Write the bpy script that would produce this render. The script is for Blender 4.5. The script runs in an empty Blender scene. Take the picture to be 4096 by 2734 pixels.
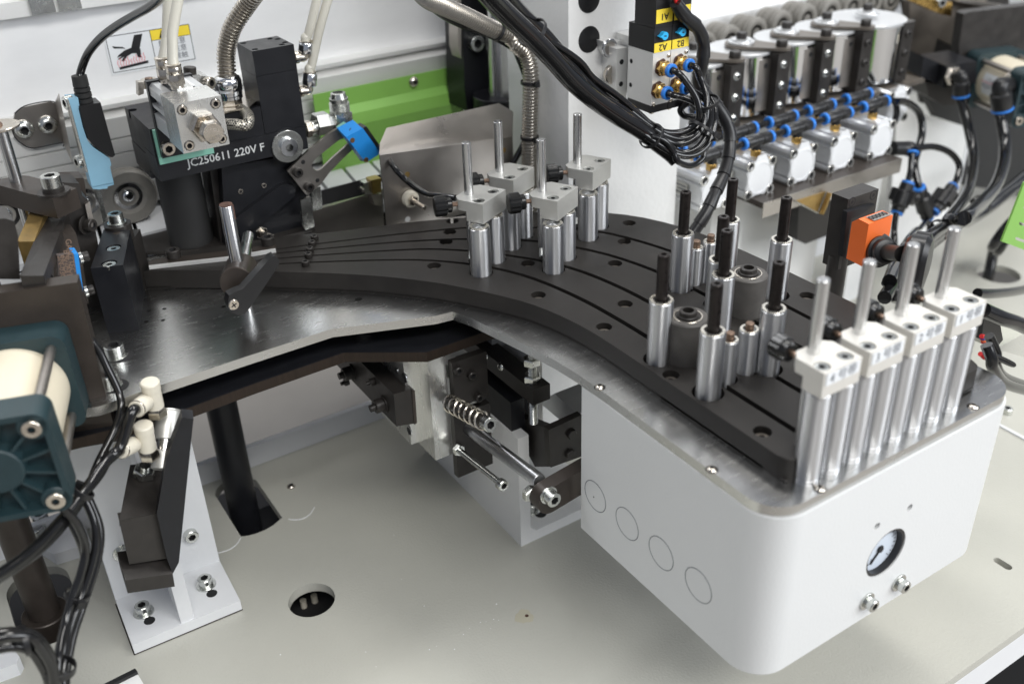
import bpy, bmesh, math, random
from mathutils import Vector as V, Matrix, noise
from mathutils.geometry import tessellate_polygon
random.seed(7)
SC = bpy.context.scene
COL = SC.collection
MM = 0.001
# ------------------------------------------------------------------ camera
CAMH = 390.0                      # mm above the top of the black guide block (z = 0)
FPX = 3982.0
_r, _p, _y = (math.radians(a) for a in (2.015, 30.506, 32.054))
FW = V((math.sin(_y)*math.cos(_p), math.cos(_y)*math.cos(_p), -math.sin(_p)))
RT = V((math.cos(_y), -math.sin(_y), 0)); DN = FW.cross(RT)
RT, DN = RT*math.cos(_r)+DN*math.sin(_r), -RT*math.sin(_r)+DN*math.cos(_r)
CP = V((0, 0, CAMH))
cam = bpy.data.cameras.new('camera'); co = bpy.data.objects.new('camera', cam); COL.objects.link(co)
cam.sensor_width = 36; cam.lens = FPX/4096*36; cam.clip_start = 0.02; cam.clip_end = 50
UPV = -DN; BK = -FW
co.matrix_world = Matrix(((RT.x, UPV.x, BK.x, CP.x*MM), (RT.y, UPV.y, BK.y, CP.y*MM), (RT.z, UPV.z, BK.z, CP.z*MM), (0, 0, 0, 1)))
SC.camera = co
cam.dof.use_dof = True; cam.dof.focus_distance = 0.845; cam.dof.aperture_fstop = 4.5
# ------------------------------------------------------------------ world: the dim interior of a hall
w = bpy.data.worlds.new('World'); SC.world = w; w.use_nodes = True
wn = w.node_tree; bgn = wn.nodes['Background']
bgn.inputs[0].default_value = (0.80, 0.86, 1.0, 1); bgn.inputs[1].default_value = 0.33
SC.view_settings.view_transform = 'Standard'; SC.view_settings.look = 'None'
SC.view_settings.exposure = -0.08; SC.view_settings.gamma = 1
# ------------------------------------------------------------------ lamps of the hall (roof lights and a window wall), with an added fill
def lamp(name, loc, target, sx, sy, power, col):
    l = bpy.data.lights.new(name, 'AREA'); l.shape = 'RECTANGLE'; l.size = sx; l.size_y = sy
    l.energy = power; l.color = col
    o = bpy.data.objects.new(name, l); COL.objects.link(o); o.location = loc
    o.rotation_euler = (V(target)-V(loc)).to_track_quat('-Z', 'Y').to_euler()
    return o
lamp('overhead_light', (1.9, 0.9, 3.2), (.5, .6, 0), 2.6, .7, 84, (1, .98, .94))
lamp('overhead_light', (-.2, 2.3, 3.0), (.5, .7, 0), 1.6, .5, 54, (.97, .98, 1))
lamp('overhead_light', (.2, -1.7, 2.6), (.5, .8, 0), 2.6, .8, 96, (1, .99, .96))  # added fill from behind the camera, brightens the upright faces
lamp('window_light', (2.6, -2.4, 1.3), (.7, .8, 0), 2.6, 1.8, 112, (.94, .97, 1))

# ------------------------------------------------------------------ pixel rays (source-photo pixels) to points in the place
def ray(s):
    return (FW*FPX + RT*(s[0]-2048) + DN*(s[1]-1367))/FPX
def zw(s, z=0.):
    d = ray(s); return CP + d*((z-CAMH)/d.z)
def yw(s, y):
    d = ray(s); return CP + d*(y/d.y)
def xw(s, x):
    d = ray(s); return CP + d*(x/d.x)
def on(s, p, n):
    d = ray(s); n = V(n); return CP + d*((V(p)-CP).dot(n)/d.dot(n))
def dw(s, dep):
    return CP + ray(s)*dep
def up(p, s):
    d = ray(s); t = (p[0]*d.x+p[1]*d.y)/(d.x**2+d.y**2); return CAMH + t*d.z
def crop(x0, y0, k):
    return lambda u, v: (x0+u/k, y0+v/k)
def F(u, v): return (u*1.7437, v*1.7437)
A0 = crop(0, 0, 1.7045); A1 = crop(0, 0, 1.96); A2 = crop(0, 600, 2.6133); AB = crop(1000, 0, 1.7045)
A3 = crop(2000, 0, 1.7045); A4 = crop(2996, 0, 1.7045)
B0 = crop(0, 800, 1.537); B1 = crop(1000, 800, 1.7045); B2 = crop(2000, 700, 1.7045); B4 = crop(2996, 800, 1.7045)
C0 = crop(0, 1714, 1.537); C1 = crop(1000, 1614, 1.4); C2 = crop(2200, 1414, 1.1878); CK = crop(1250, 1250, 1.568)
CR = crop(3100, 1400, 2.24); CS = crop(400, 1900, 2.119); CT = crop(2200, 1450, 1.2209); CD = crop(1900, 350, 1.96)
CH = crop(2600, 1000, 2.24); CG = crop(3300, 2200, 2.936); CM = crop(1150, 500, 2.613)
X_, Y_, Z_ = V((1, 0, 0)), V((0, 1, 0)), V((0, 0, 1))

# ------------------------------------------------------------------ materials
MATS = {}
def mat(name, base, rough=.5, metal=0., var=0., vscale=60., bump=0., bscale=400., rvar=0., spec=.5, coat=0., aniso=0., trans=0., dirt=None, stretch=None, ior=1.45, radial=False):
    m = bpy.data.materials.new(name); m.use_nodes = True
    nt = m.node_tree; N = nt.nodes; L = nt.links; b = N['Principled BSDF']
    b.inputs['Base Color'].default_value = (*base, 1); b.inputs['Roughness'].default_value = rough
    b.inputs['Metallic'].default_value = metal; b.inputs['Specular IOR Level'].default_value = spec
    b.inputs['Coat Weight'].default_value = coat; b.inputs['IOR'].default_value = ior
    if aniso: b.inputs['Anisotropic'].default_value = aniso
    if trans: b.inputs['Transmission Weight'].default_value = trans
    if radial:
        tg = N.new('ShaderNodeTangent'); tg.direction_type = 'RADIAL'; tg.axis = 'Z'; L.new(tg.outputs[0], b.inputs['Tangent']); b.inputs['Anisotropic Rotation'].default_value = .25
    tc = N.new('ShaderNodeTexCoord'); mp = N.new('ShaderNodeMapping'); L.new(tc.outputs['Object'], mp.inputs[0])
    if stretch: mp.inputs['Scale'].default_value = stretch
    if var or rvar:
        n = N.new('ShaderNodeTexNoise'); n.inputs['Scale'].default_value = vscale; n.inputs['Detail'].default_value = 6
        n.inputs['Roughness'].default_value = .6; L.new(mp.outputs[0], n.inputs['Vector'])
        if var:
            r = N.new('ShaderNodeMapRange'); r.inputs['From Min'].default_value = .3; r.inputs['From Max'].default_value = .7
            r.inputs['To Min'].default_value = 1-var; r.inputs['To Max'].default_value = 1+var
            L.new(n.outputs[0], r.inputs['Value'])
            mx = N.new('ShaderNodeVectorMath'); mx.operation = 'SCALE'; mx.inputs[0].default_value = base
            L.new(r.outputs[0], mx.inputs['Scale']); out = mx.outputs[0]
            if dirt:
                n2 = N.new('ShaderNodeTexNoise'); n2.inputs['Scale'].default_value = dirt[1]; n2.inputs['Detail'].default_value = 8
                L.new(tc.outputs['Object'], n2.inputs['Vector'])
                r2 = N.new('ShaderNodeMapRange'); r2.inputs['From Min'].default_value = dirt[2]; r2.inputs['From Max'].default_value = dirt[2]+.25; r2.interpolation_type = 'SMOOTHSTEP'
                r2.inputs['To Max'].default_value = dirt[3]
                L.new(n2.outputs[0], r2.inputs['Value'])
                mc = N.new('ShaderNodeMix'); mc.data_type = 'RGBA'; L.new(r2.outputs[0], mc.inputs[0]); L.new(out, mc.inputs[6])
                mc.inputs[7].default_value = (*dirt[0], 1); out = mc.outputs[2]
            L.new(out, b.inputs['Base Color'])
        if rvar:
            r = N.new('ShaderNodeMapRange'); r.inputs['From Min'].default_value = .3; r.inputs['From Max'].default_value = .7
            r.inputs['To Min'].default_value = max(rough-rvar, .02); r.inputs['To Max'].default_value = rough+rvar
            L.new(n.outputs[0], r.inputs['Value']); L.new(r.outputs[0], b.inputs['Roughness'])
    if bump:
        n = N.new('ShaderNodeTexNoise'); n.inputs['Scale'].default_value = bscale; n.inputs['Detail'].default_value = 3
        L.new(mp.outputs[0], n.inputs['Vector'])
        bp = N.new('ShaderNodeBump'); bp.inputs['Strength'].default_value = bump; bp.inputs['Distance'].default_value = .0006
        L.new(n.outputs[0], bp.inputs['Height']); L.new(bp.outputs[0], b.inputs['Normal'])
    MATS[name] = m
    return m
mat('table_paint', (.475, .47, .42), .25, var=.03, vscale=9, bump=.5, bscale=420, rvar=.02)
mat('white_paint', (.72, .73, .745), .42, var=.02, vscale=30, bump=.12, bscale=500)
mat('box_paint', (.68, .69, .69), .30, var=.015, vscale=6, bump=.25, bscale=380, dirt=((.52, .51, .48), 18, .70, .35))
mat('cast_white', (.76, .76, .75), .45, var=.02, vscale=12, bump=.6, bscale=160)
mat('wall_panel', (.78, .785, .79), .38, metal=.1, var=.05, vscale=7, bump=.05, bscale=300, rvar=.06, stretch=(1, 1, 3))
mat('cast_silver', (.74, .74, .725), .42, metal=.45, var=.02, vscale=90, bump=.08, bscale=1200)
mat('aluminium', (.68, .69, .70), .34, metal=.7, var=.04, vscale=40, stretch=(.1, 1, 6), rvar=.05)
mat('anodised', (.60, .595, .565), .40, metal=.65, var=.03, vscale=120, bump=.12, bscale=1500)
mat('milled_alu', (.68, .68, .66), .27, metal=.9, var=.02, vscale=40, rvar=.02, stretch=(1, 1, .2))
mat('ivory_block', (.66, .64, .595), .42, metal=.25, var=.02, vscale=90)
mat('brushed_steel', (.57, .57, .56), .255, metal=1, var=.018, vscale=160, stretch=(.3, 1.4, 1), rvar=.03, bump=.015, bscale=500)
mat('polished_steel', (.62, .62, .62), .24, metal=1, var=.06, vscale=260, rvar=.04, stretch=(1, 1, .02), aniso=.85, radial=True)
mat('roller_steel', (.60, .605, .615), .36, metal=1, var=.10, vscale=300, rvar=.05, stretch=(1, 1, .03), aniso=.96, radial=True)
mat('bright_ring', (.72, .69, .62), .28, metal=1, var=.25, vscale=260, rvar=.1)
mat('chrome', (.75, .76, .78), .08, metal=1, rvar=.03, var=.02)
mat('stainless', (.43, .40, .37), .34, metal=.95, var=.08, vscale=16, rvar=.1, bump=.03, bscale=60)
mat('zinc', (.62, .63, .605), .26, metal=1, var=.04, vscale=120, rvar=.03)
mat('nickel', (.62, .57, .50), .22, metal=1, var=.12, vscale=180, rvar=.08)
mat('black_oxide', (.026, .023, .021), .42, metal=.15, var=.25, vscale=70, rvar=.07, bump=.08, bscale=600, spec=.55)
mat('guide_black', (.019, .017, .0155), .5, var=.12, vscale=50, rvar=.05, bump=.10, bscale=900, spec=.34, dirt=((.04, .036, .032), 22, .58, .6))
mat('brown_oxide', (.050, .041, .035), .38, metal=.35, var=.2, vscale=40, rvar=.1, spec=.45)
mat('brown_plate', (.17, .15, .13), .38, metal=.6, var=.15, vscale=30, rvar=.08)
mat('conduit_steel', (.46, .43, .385), .34, metal=1, var=.1, vscale=200)
mat('sensor_face', (.075, .06, .055), .5)
mat('sensor_print', (.22, .15, .11), .5)
mat('burnt_edge', (.026, .017, .012), .5, metal=.4, var=.22, vscale=60, stretch=(6, 6, .3), bump=.3, bscale=200)
mat('black_anodised', (.010, .0105, .013), .38, var=.15, vscale=60, rvar=.05, spec=.4)
mat('black_plastic', (.012, .012, .013), .35, var=.1, vscale=80, spec=.5)
mat('knob_plastic', (.008, .008, .008), .27, spec=.5)
mat('cable_black', (.008, .008, .0085), .14, spec=.65, var=.1, vscale=60)
mat('rubber', (.022, .022, .022), .62)
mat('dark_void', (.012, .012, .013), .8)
mat('pin_black', (.022, .018, .017), .33, metal=.5, var=.3, vscale=200, rvar=.1)
mat('wheel_grey', (.22, .21, .19), .5, var=.15, vscale=50)
mat('wheel_dark', (.075, .07, .065), .5, var=.2, vscale=70)
mat('green_paint', (.215, .44, .09), .36, var=.03, vscale=20, bump=.05, bscale=300)
mat('teal', (.015, .034, .040), .42, var=.10, vscale=60, rvar=.05, bump=.06, bscale=900)
mat('cream', (.66, .60, .47), .33, var=.03, vscale=20)
mat('tube_ivory', (.68, .66, .58), .30, trans=.15, var=.03, vscale=20)
mat('fitting_white', (.66, .62, .52), .36, var=.03, vscale=80)
mat('sky_blue', (.27, .50, .66), .45, var=.04, vscale=60)
mat('sensor_blue', (.015, .22, .60), .38, var=.04, vscale=90)
mat('ring_blue', (.03, .20, .66), .35)
mat('button_blue', (.03, .42, .78), .35)
mat('brass', (.62, .40, .13), .26, metal=1, var=.12, vscale=150, rvar=.07)
mat('dull_brass', (.40, .27, .10), .42, metal=.8, var=.2, vscale=90, rvar=.1)
mat('gold_zinc', (.58, .42, .16), .28, metal=1, var=.2, vscale=80)
mat('orange', (.80, .16, .035), .38, var=.02, vscale=30)
mat('mint', (.22, .48, .38), .35)
mat('yellow', (.85, .65, .05), .45)
mat('sticker', (.74, .76, .78), .32)
mat('ink', (.012, .012, .014), .5)
mat('ink_grey', (.10, .11, .13), .5)
mat('ink_red', (.75, .20, .24), .5)
mat('text_white', (.55, .56, .56), .5)
mat('copper', (.22, .15, .11), .4, metal=.7, var=.3, vscale=300)
mat('screw_copper', (.50, .27, .14), .35, metal=1)
mat('red_wire', (.55, .02, .02), .4)
mat('blue_wire', (.03, .05, .35), .4)
mat('rust', (.085, .045, .033), .8, var=.4, vscale=300)
mat('oil_stain', (.47, .445, .35), .22)
mat('floor_grey', (.36, .335, .30), .6, var=.08, vscale=4)
mat('glass', (.9, .93, .95), .03, trans=.95)
mat('dial', (.60, .66, .74), .4)

def braid(name):
    m = mat(name, (.5, .48, .42), .4, metal=.7); nt = m.node_tree; N = nt.nodes; L = nt.links
    c = N.new('ShaderNodeTexChecker'); c.inputs['Scale'].default_value = 620
    c.inputs['Color1'].default_value = (.55, .52, .45, 1); c.inputs['Color2'].default_value = (.03, .03, .03, 1)
    tc = N.new('ShaderNodeTexCoord'); L.new(tc.outputs['Object'], c.inputs['Vector']); L.new(c.outputs[0], N['Principled BSDF'].inputs['Base Color'])
braid('braid')

# ------------------------------------------------------------------ mesh builder (all numbers in mm, world axes)
def frame(d):
    d = V(d).normalized(); a = Z_ if abs(d.z) < .9 else X_
    x = a.cross(d).normalized(); y = d.cross(x); return x, y, d
class B:
    def __init__(s): s.bm = bmesh.new()
    def _bev(s, verts, bev, seg=2):
        if bev <= 0: return
        vs = set(verts); ed = [e for e in s.bm.edges if e.verts[0] in vs and e.verts[1] in vs and e.is_manifold and e.calc_face_angle(0) > .5]
        bmesh.ops.bevel(s.bm, geom=ed, offset=bev, segments=seg, affect='EDGES', profile=.5, clamp_overlap=True)
    def ext(s, pts, vec, bev=0., seg=2):
        pts = [V(p) for p in pts]; vec = V(vec)
        nrm = V((0, 0, 0))
        for i in range(len(pts)): nrm += pts[i].cross(pts[(i+1) % len(pts)])
        if nrm.dot(vec) > 0: pts = pts[::-1]
        a = [s.bm.verts.new(p) for p in pts]; b = [s.bm.verts.new(p+vec) for p in pts]; n = len(pts)
        s.bm.faces.new(a); s.bm.faces.new(b[::-1])
        for i in range(n): s.bm.faces.new((a[i], b[i], b[(i+1) % n], a[(i+1) % n]))
        s._bev(a+b, bev, seg); return s
    def bx(s, x0, x1, y0, y1, z0, z1, bev=.6, seg=2):
        return s.ext([(x0, y0, z0), (x1, y0, z0), (x1, y1, z0), (x0, y1, z0)], (0, 0, z1-z0), bev, seg)
    def obx(s, o, u, v, t, bev=.6, seg=2):
        "box from corner o with the three edge vectors"
        o, u, v, t = V(o), V(u), V(v), V(t)
        return s.ext([o, o+u, o+u+v, o+v], t, bev, seg)
    def cbx(s, c, u, v, t, bev=.6, seg=2):
        c, u, v, t = V(c), V(u), V(v), V(t); return s.obx(c-u/2-v/2-t/2, u, v, t, bev, seg)
    def lathe(s, p, d, prof, seg=24, rf=None, cap0=True, cap1=True):
        p = V(p); x, y, z = frame(d); rings = []
        for k, (r, h) in enumerate(prof):
            rings.append([s.bm.verts.new(p + z*h + (x*math.cos(2*math.pi*i/seg)+y*math.sin(2*math.pi*i/seg))*(r*(rf(k, i/seg) if rf else 1))) for i in range(seg)])
        for a, b in zip(rings, rings[1:]):
            for i in range(seg): s.bm.faces.new((a[i], a[(i+1) % seg], b[(i+1) % seg], b[i]))
        if cap0: s.bm.faces.new(rings[0][::-1])
        if cap1: s.bm.faces.new(rings[-1])
        return s
    def cyl(s, p0, p1, r, r1=None, seg=24, ch=0.):
        p0, p1 = V(p0), V(p1); h = (p1-p0).length; r1 = r if r1 is None else r1
        pr = [(r, 0), (r1, h)] if not ch else [(r-ch, 0), (r, ch), (r1, h-ch), (r1-ch, h)]
        return s.lathe(p0, p1-p0, pr, seg)
    def pipe(s, p0, p1, r, ri, seg=24, ch=.3):
        p0, p1 = V(p0), V(p1); h = (p1-p0).length
        s.lathe(p0, p1-p0, [(ri, 0), (r-ch, 0), (r, ch), (r, h-ch), (r-ch, h), (ri, h), (ri, 0)], seg, cap0=False, cap1=False); return s
    def hexp(s, p, d, af, h, ch=.6, hole=0.):
        R = af/math.sqrt(3)
        pr = [(R*.94, 0), (R, ch), (R, h-ch), (R*.92, h)]
        if hole: pr = pr + [(hole, h), (hole, h*.4)]
        def rf(k, t):
            if k >= 4: return 1.1
            return 1
        return s.lathe(p, d, pr, 6 if not hole else 6)
    def tube(s, pts, r, seg=10, sub=6, rad=None, caps=True, closed=False):
        P = [V(p) for p in pts]
        if sub > 1 and len(P) > 2:
            Q = []; n = len(P)
            for i in range(n-1 if not closed else n):
                if closed: a, b, c, d = P[i-1], P[i], P[(i+1) % n], P[(i+2) % n]
                else: a, b, c, d = P[max(i-1, 0)], P[i], P[i+1], P[min(i+2, n-1)]
                for k in range(sub):
                    t = k/sub; Q.append(.5*((2*b)+(c-a)*t+(2*a-5*b+4*c-d)*t*t+(-a+3*b-3*c+d)*t**3))
            if not closed: Q.append(P[-1])
            P = Q
        rings = []; x = None; n = len(P)
        for i, p in enumerate(P):
            t = (P[(i+1) % n]-P[i-1]) if closed else (P[min(i+1, n-1)]-P[max(i-1, 0)])
            if t.length < 1e-9: t = V((0, 0, 1))
            t.normalize()
            if x is None: x = frame(t)[0]
            x = (x - t*x.dot(t)); x.normalize(); y = t.cross(x)
            rr = r if rad is None else rad(i/(n-1))*r
            rings.append([s.bm.verts.new(p+(x*math.cos(2*math.pi*k/seg)+y*math.sin(2*math.pi*k/seg))*rr) for k in range(seg)])
        for a, b in zip(rings, rings[1:]+([rings[0]] if closed else [])):
            for k in range(seg): s.bm.faces.new((a[k], a[(k+1) % seg], b[(k+1) % seg], b[k]))
        if caps and not closed: s.bm.faces.new(rings[0][::-1]); s.bm.faces.new(rings[-1])
        return s
    def coil(s, p0, p1, R, r, turns, seg=7, per=18):
        p0, p1 = V(p0), V(p1); x, y, z = frame(p1-p0); h = (p1-p0).length; n = int(turns*per)
        return s.tube([p0+z*(h*i/n)+(x*math.cos(2*math.pi*i/per)+y*math.sin(2*math.pi*i/per))*R for i in range(n+1)], r, seg, 1)
    def plate(s, outer, holes, z0, z1):
        loops = [[V((x, y, 0)) for x, y in outer]]+[[V((x, y, 0)) for x, y in h] for h in holes]
        tri = tessellate_polygon(loops); flat = [p for l in loops for p in l]
        t = [s.bm.verts.new((p.x, p.y, z1)) for p in flat]; b = [s.bm.verts.new((p.x, p.y, z0)) for p in flat]
        for i, j, k in tri:
            nz = (flat[j]-flat[i]).cross(flat[k]-flat[i]).z
            if abs(nz) < 1e-9: continue
            if nz < 0: j, k = k, j
            s.bm.faces.new((t[i], t[j], t[k])); s.bm.faces.new((b[k], b[j], b[i]))
        o = 0
        for l in loops:
            n = len(l); ar = sum(l[i].x*l[(i+1) % n].y-l[(i+1) % n].x*l[i].y for i in range(n)); outerp = (o == 0)
            for i in range(n):
                a, c = o+i, o+(i+1) % n
                f = (t[a], b[a], b[c], t[c])
                if (ar > 0) != outerp: f = f[::-1]
                try: s.bm.faces.new(f)
                except ValueError: pass
            o += n
        return s
    def quad(s, *pts):
        s.bm.faces.new([s.bm.verts.new(V(p)) for p in pts]); return s

def circ(x, y, r, n=28): return [(x+r*math.cos(2*math.pi*i/n), y+r*math.sin(2*math.pi*i/n)) for i in range(n)]
def smooth2(pts, sub=5):
    out = []
    for i in range(len(pts)-1):
        a, b, c, d = (V((*pts[max(i-1, 0)], 0)), V((*pts[i], 0)), V((*pts[i+1], 0)), V((*pts[min(i+2, len(pts)-1)], 0)))
        for k in range(sub):
            t = k/sub; q = .5*((2*b)+(c-a)*t+(2*a-5*b+4*c-d)*t*t+(-a+3*b-3*c+d)*t**3); out.append((q.x, q.y))
    out.append(tuple(pts[-1])); return out

def mesh(name, b, m, loc=(0, 0, 0), ang=35):
    bm = b.bm if isinstance(b, B) else b
    loc = V(loc)
    for v in bm.verts: v.co = (v.co-loc)*MM
    me = bpy.data.meshes.new(name); bm.to_mesh(me); bm.free()
    me.materials.append(MATS[m])
    me.polygons.foreach_set('use_smooth', [True]*len(me.polygons))
    me.set_sharp_from_angle(angle=math.radians(ang)); return me
def tag(o, label, cat, group=None, kind=None):
    o['label'] = label
    if cat: o['category'] = cat
    if group: o['group'] = group
    if kind: o['kind'] = kind
    return o
def thing(name, label, cat, loc=(0, 0, 0), group=None, kind=None):
    o = bpy.data.objects.new(name, None); COL.objects.link(o); o.location = V(loc)*MM; o['wl'] = tuple(loc)
    o.empty_display_size = .01
    return tag(o, label, cat, group, kind)
def part(T, name, b, m, label=None, ang=35):
    loc = V(T['wl']); me = mesh(name, b, m, loc, ang)
    o = bpy.data.objects.new(name, me); COL.objects.link(o); o.parent = T; o['wl'] = tuple(loc)
    if label: o['label'] = label
    return o
def solo(name, label, cat, b, m, group=None, kind=None, loc=None, ang=35):
    bm = b.bm
    if loc is None:
        n = len(bm.verts); c = sum((v.co for v in bm.verts), V((0, 0, 0)))/n; loc = V((c.x, c.y, min(v.co.z for v in bm.verts)))
    me = mesh(name, b, m, loc, ang); o = bpy.data.objects.new(name, me); COL.objects.link(o); o.location = V(loc)*MM; o['wl'] = tuple(loc)
    return tag(o, label, cat, group, kind)
def shared(T, name, me, p, d=(0, 0, 1), spin=0.):
    "a part that shares its mesh: origin at p (world mm), local z along d"
    o = bpy.data.objects.new(name, me); COL.objects.link(o); o.parent = T
    x, y, z = frame(d); M = Matrix((x, y, z)).transposed().to_4x4()
    if spin: M = M @ Matrix.Rotation(spin, 4, 'Z')
    M.translation = (V(p)-V(T['wl']))*MM; o.matrix_local = M; o['wl'] = tuple(p); return o
def copy_tree(o, parent=None, label=None, off=None, rotz=0.):
    c = o.copy(); COL.objects.link(c); c.parent = parent
    if parent is None:
        if label: c['label'] = label
        if off is not None: c.location = o.location + V(off)*MM
        if rotz: c.rotation_euler = (0, 0, rotz)
    for ch in list(o.children): copy_tree(ch, c)
    return c
def place(t, loc, k):
    "set a finished thing at loc (mm) and give it its real size k"
    seen = set()
    for ch in t.children:
        if ch.data.name.split('.')[0] in ('bolt', 'nut', 'washer') or ch.location.length > 1e-9:
            ch.location = ch.location*k; ch.scale = (k, k, k)
        else:
            for v in ch.data.vertices: v.co *= k
    t.location = V(loc)*MM; t['wl'] = tuple(loc); return t
def cut(o, cutter, selfx=False):
    "real holes: subtract the cutter mesh (world mm) from object o"
    loc = V(o['wl'])
    for v in cutter.bm.verts: v.co = (v.co-loc)*MM
    me = bpy.data.meshes.new('cutter'); cutter.bm.to_mesh(me); cutter.bm.free()
    c = bpy.data.objects.new('cutter', me); COL.objects.link(c)
    par = o.parent; ol = o.matrix_world.copy()
    o2 = bpy.data.objects.new('tmp', o.data); COL.objects.link(o2)
    md = o2.modifiers.new('b', 'BOOLEAN'); md.operation = 'DIFFERENCE'; md.solver = 'EXACT'; md.object = c; md.use_self = selfx
    dg = bpy.context.evaluated_depsgraph_get(); dg.update()
    new = bpy.data.meshes.new_from_object(o2.evaluated_get(dg)); nm = o.data.name
    mats = [m for m in o.data.materials]
    o.data = new; new.name = nm; new.materials.clear()
    for m in mats: new.materials.append(m)
    new.polygons.foreach_set('material_index', [0]*len(new.polygons))
    new.polygons.foreach_set('use_smooth', [True]*len(new.polygons)); new.set_sharp_from_angle(angle=math.radians(35))
    bpy.data.objects.remove(o2); bpy.data.objects.remove(c)
# --- bolts
BM = {}
def hexf(R, af):
    def f(t):
        a = (t*2*math.pi+math.pi/6) % (math.pi/3)-math.pi/6
        return (af/2/math.cos(a))/R
    return f
def bolt_mesh(d, kind, m):
    "kind cap: socket cap head; button: domed head; csk: flat in a counterbore; hex: hexagon head"
    k = (d, kind, m)
    if k in BM: return BM[k]
    b = B(); s = 24
    if kind == 'cap':
        R, h, sk = d*.8, d, d*.46
        hf = hexf(sk, 2*sk*.87)
        pr = [(R*.96, 0), (R, .3), (R, h-.6), (R-.6, h), (sk, h), (sk, h*.45)]
    elif kind == 'button':
        R, h, sk = d*.92, d*.55, d*.36; hf = hexf(sk, 2*sk*.87)
        pr = [(R, 0), (R, h*.15), (R*.86, h*.6), (R*.6, h*.92), (sk*1.25, h), (sk, h), (sk, h*.3)]
    elif kind == 'csk':
        R, h, sk = d*.8, d*.4, d*.37; hf = hexf(sk, 2*sk*.87)
        pr = [(R, 0), (R, h-.3), (R-.3, h), (sk, h), (sk, h-d*.5)]
    if kind == 'hex':
        R = d*.95; b.lathe((0, 0, 0), Z_, [(R, 0), (R, d*.55), (R*.9, d*.65)], 6)
    else:
        n = len(pr)
        b.lathe((0, 0, 0), Z_, pr, s, rf=lambda kk, t: hf(t) if kk >= n-2 else 1, cap0=True)
    me = mesh('bolt', b, m)
    if kind != 'hex':            # shade inside the hexagon socket, put in as a dark colour
        me.materials.append(MATS['dark_void'])
        for p in me.polygons:
            if all(math.hypot(me.vertices[i].co.x, me.vertices[i].co.y) < sk*1.12*MM for i in p.vertices) and p.center.z < (h-.1)*MM and p.center.z > .001*MM or (abs(p.normal.z) > .9 and p.center.z < h*.8*MM and p.center.z > .01*MM and math.hypot(p.center.x, p.center.y) < sk*MM): p.material_index = 1
    BM[k] = me; return me
def washer_mesh(r, ri, h, m):
    k = ('w', r, ri, h, m)
    if k not in BM: BM[k] = mesh('washer', B().pipe((0, 0, 0), (0, 0, h), r, ri, 24, .15), m)
    return BM[k]
def bolt(T, p, d=Z_, size=8., kind='cap', m='zinc', washer=0, stack=0., name='bolt'):
    d = V(d).normalized(); p = V(p)
    if washer:
        shared(T, 'washer', washer_mesh(size*washer, size*.45, 1.5, m), p, d); p = p+d*1.5
    return shared(T, name, bolt_mesh(size, kind, m), p+d*stack, d, random.uniform(0, 6))
def nut(T, p, d, af, h, m='zinc', ri=None, name='nut'):
    k = ('n', af, h, m)
    if k not in BM:
        R = af/math.sqrt(3); BM[k] = mesh('nut', B().lathe((0, 0, 0), Z_, [(R*.9, 0), (R, h*.12), (R, h*.88), (R*.9, h), (R*.52, h), (R*.52, h*.6)], 6), m)
    return shared(T, name, BM[k], p, d)
def stud(T, p0, p1, r, m='zinc', name='threaded_rod', pitch=1.25):
    "threaded rod with real ridges"
    p0, p1 = V(p0), V(p1); h = (p1-p0).length; n = max(2, int(h/pitch)); pr = []
    for i in range(n): pr += [(r*.86, i*pitch), (r, (i+.5)*pitch)]
    pr.append((r*.86, h))
    return part(T, name, B().lathe(p0, p1-p0, pr, 12), m, ang=80)
def text(T, body, p, u, v, size, m='ink', name='lettering', align='CENTER', sx=1., bold=0.):
    "flat lettering laid on a surface: u reading direction, v up direction of the letters; size in mm"
    c = bpy.data.curves.new('t', 'FONT'); c.body = body; c.size = size*MM; c.align_x = align; c.align_y = 'CENTER'; c.resolution_u = 2
    c.offset = bold*MM
    t = bpy.data.objects.new('t', c); COL.objects.link(t)
    dg = bpy.context.evaluated_depsgraph_get(); dg.update()
    me = bpy.data.meshes.new_from_object(t.evaluated_get(dg)); bpy.data.objects.remove(t)
    me.materials.clear(); me.materials.append(MATS[m]); me.name = name
    o = bpy.data.objects.new(name, me); COL.objects.link(o); o.parent = T
    u = V(u).normalized(); v = V(v); v = (v-u*v.dot(u)).normalized(); n = u.cross(v)
    M = Matrix((u*sx, v, n)).transposed().to_4x4(); M.translation = (V(p)+n*.08-V(T['wl']))*MM; o.matrix_local = M; o['wl'] = tuple(p)
    return o
# ================================================================== TABLE, FLOOR, WALL
TB = -280.0; PT = -18.0; PB = -26.0          # table top, steel plate top and underside
def rslot(x0, x1, y0, y1, r, n=8):
    pts = []
    for cx, cy, a0 in ((x1-r, y1-r, 0), (x0+r, y1-r, 90), (x0+r, y0+r, 180), (x1-r, y0+r, 270)):
        for i in range(n+1):
            a = math.radians(a0+90*i/n); pts.append((cx+r*math.cos(a), cy+r*math.sin(a)))
    return pts
solo('floor', 'grey workshop floor below the machine', 'floor', B().bx(-6000, 7000, -4000, 7000, -905, -900, 0), 'floor_grey', kind='structure')
pil_hole = [(171.5, 802), (178, 798.6), (186, 797), (195.5, 797), (205, 799), (217, 805)]+[(217, 880), (212, 890), (203, 896), (193, 898), (183, 896), (176, 890), (171.5, 881)]
left_hole = rslot(-42, 14, 762, 872, 26)
far_hole = circ(*zw(F(2290, 628), TB)[:2], 30)
far_hole2 = circ(*zw(F(1915, 655), TB)[:2], 30)
tsl = [zw(CG(u, v), TB) for u, v in ((1990, 95), (2195, 190))]
slot_small = rslot(750, 758, 338, 356, 3.8, 5)
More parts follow.
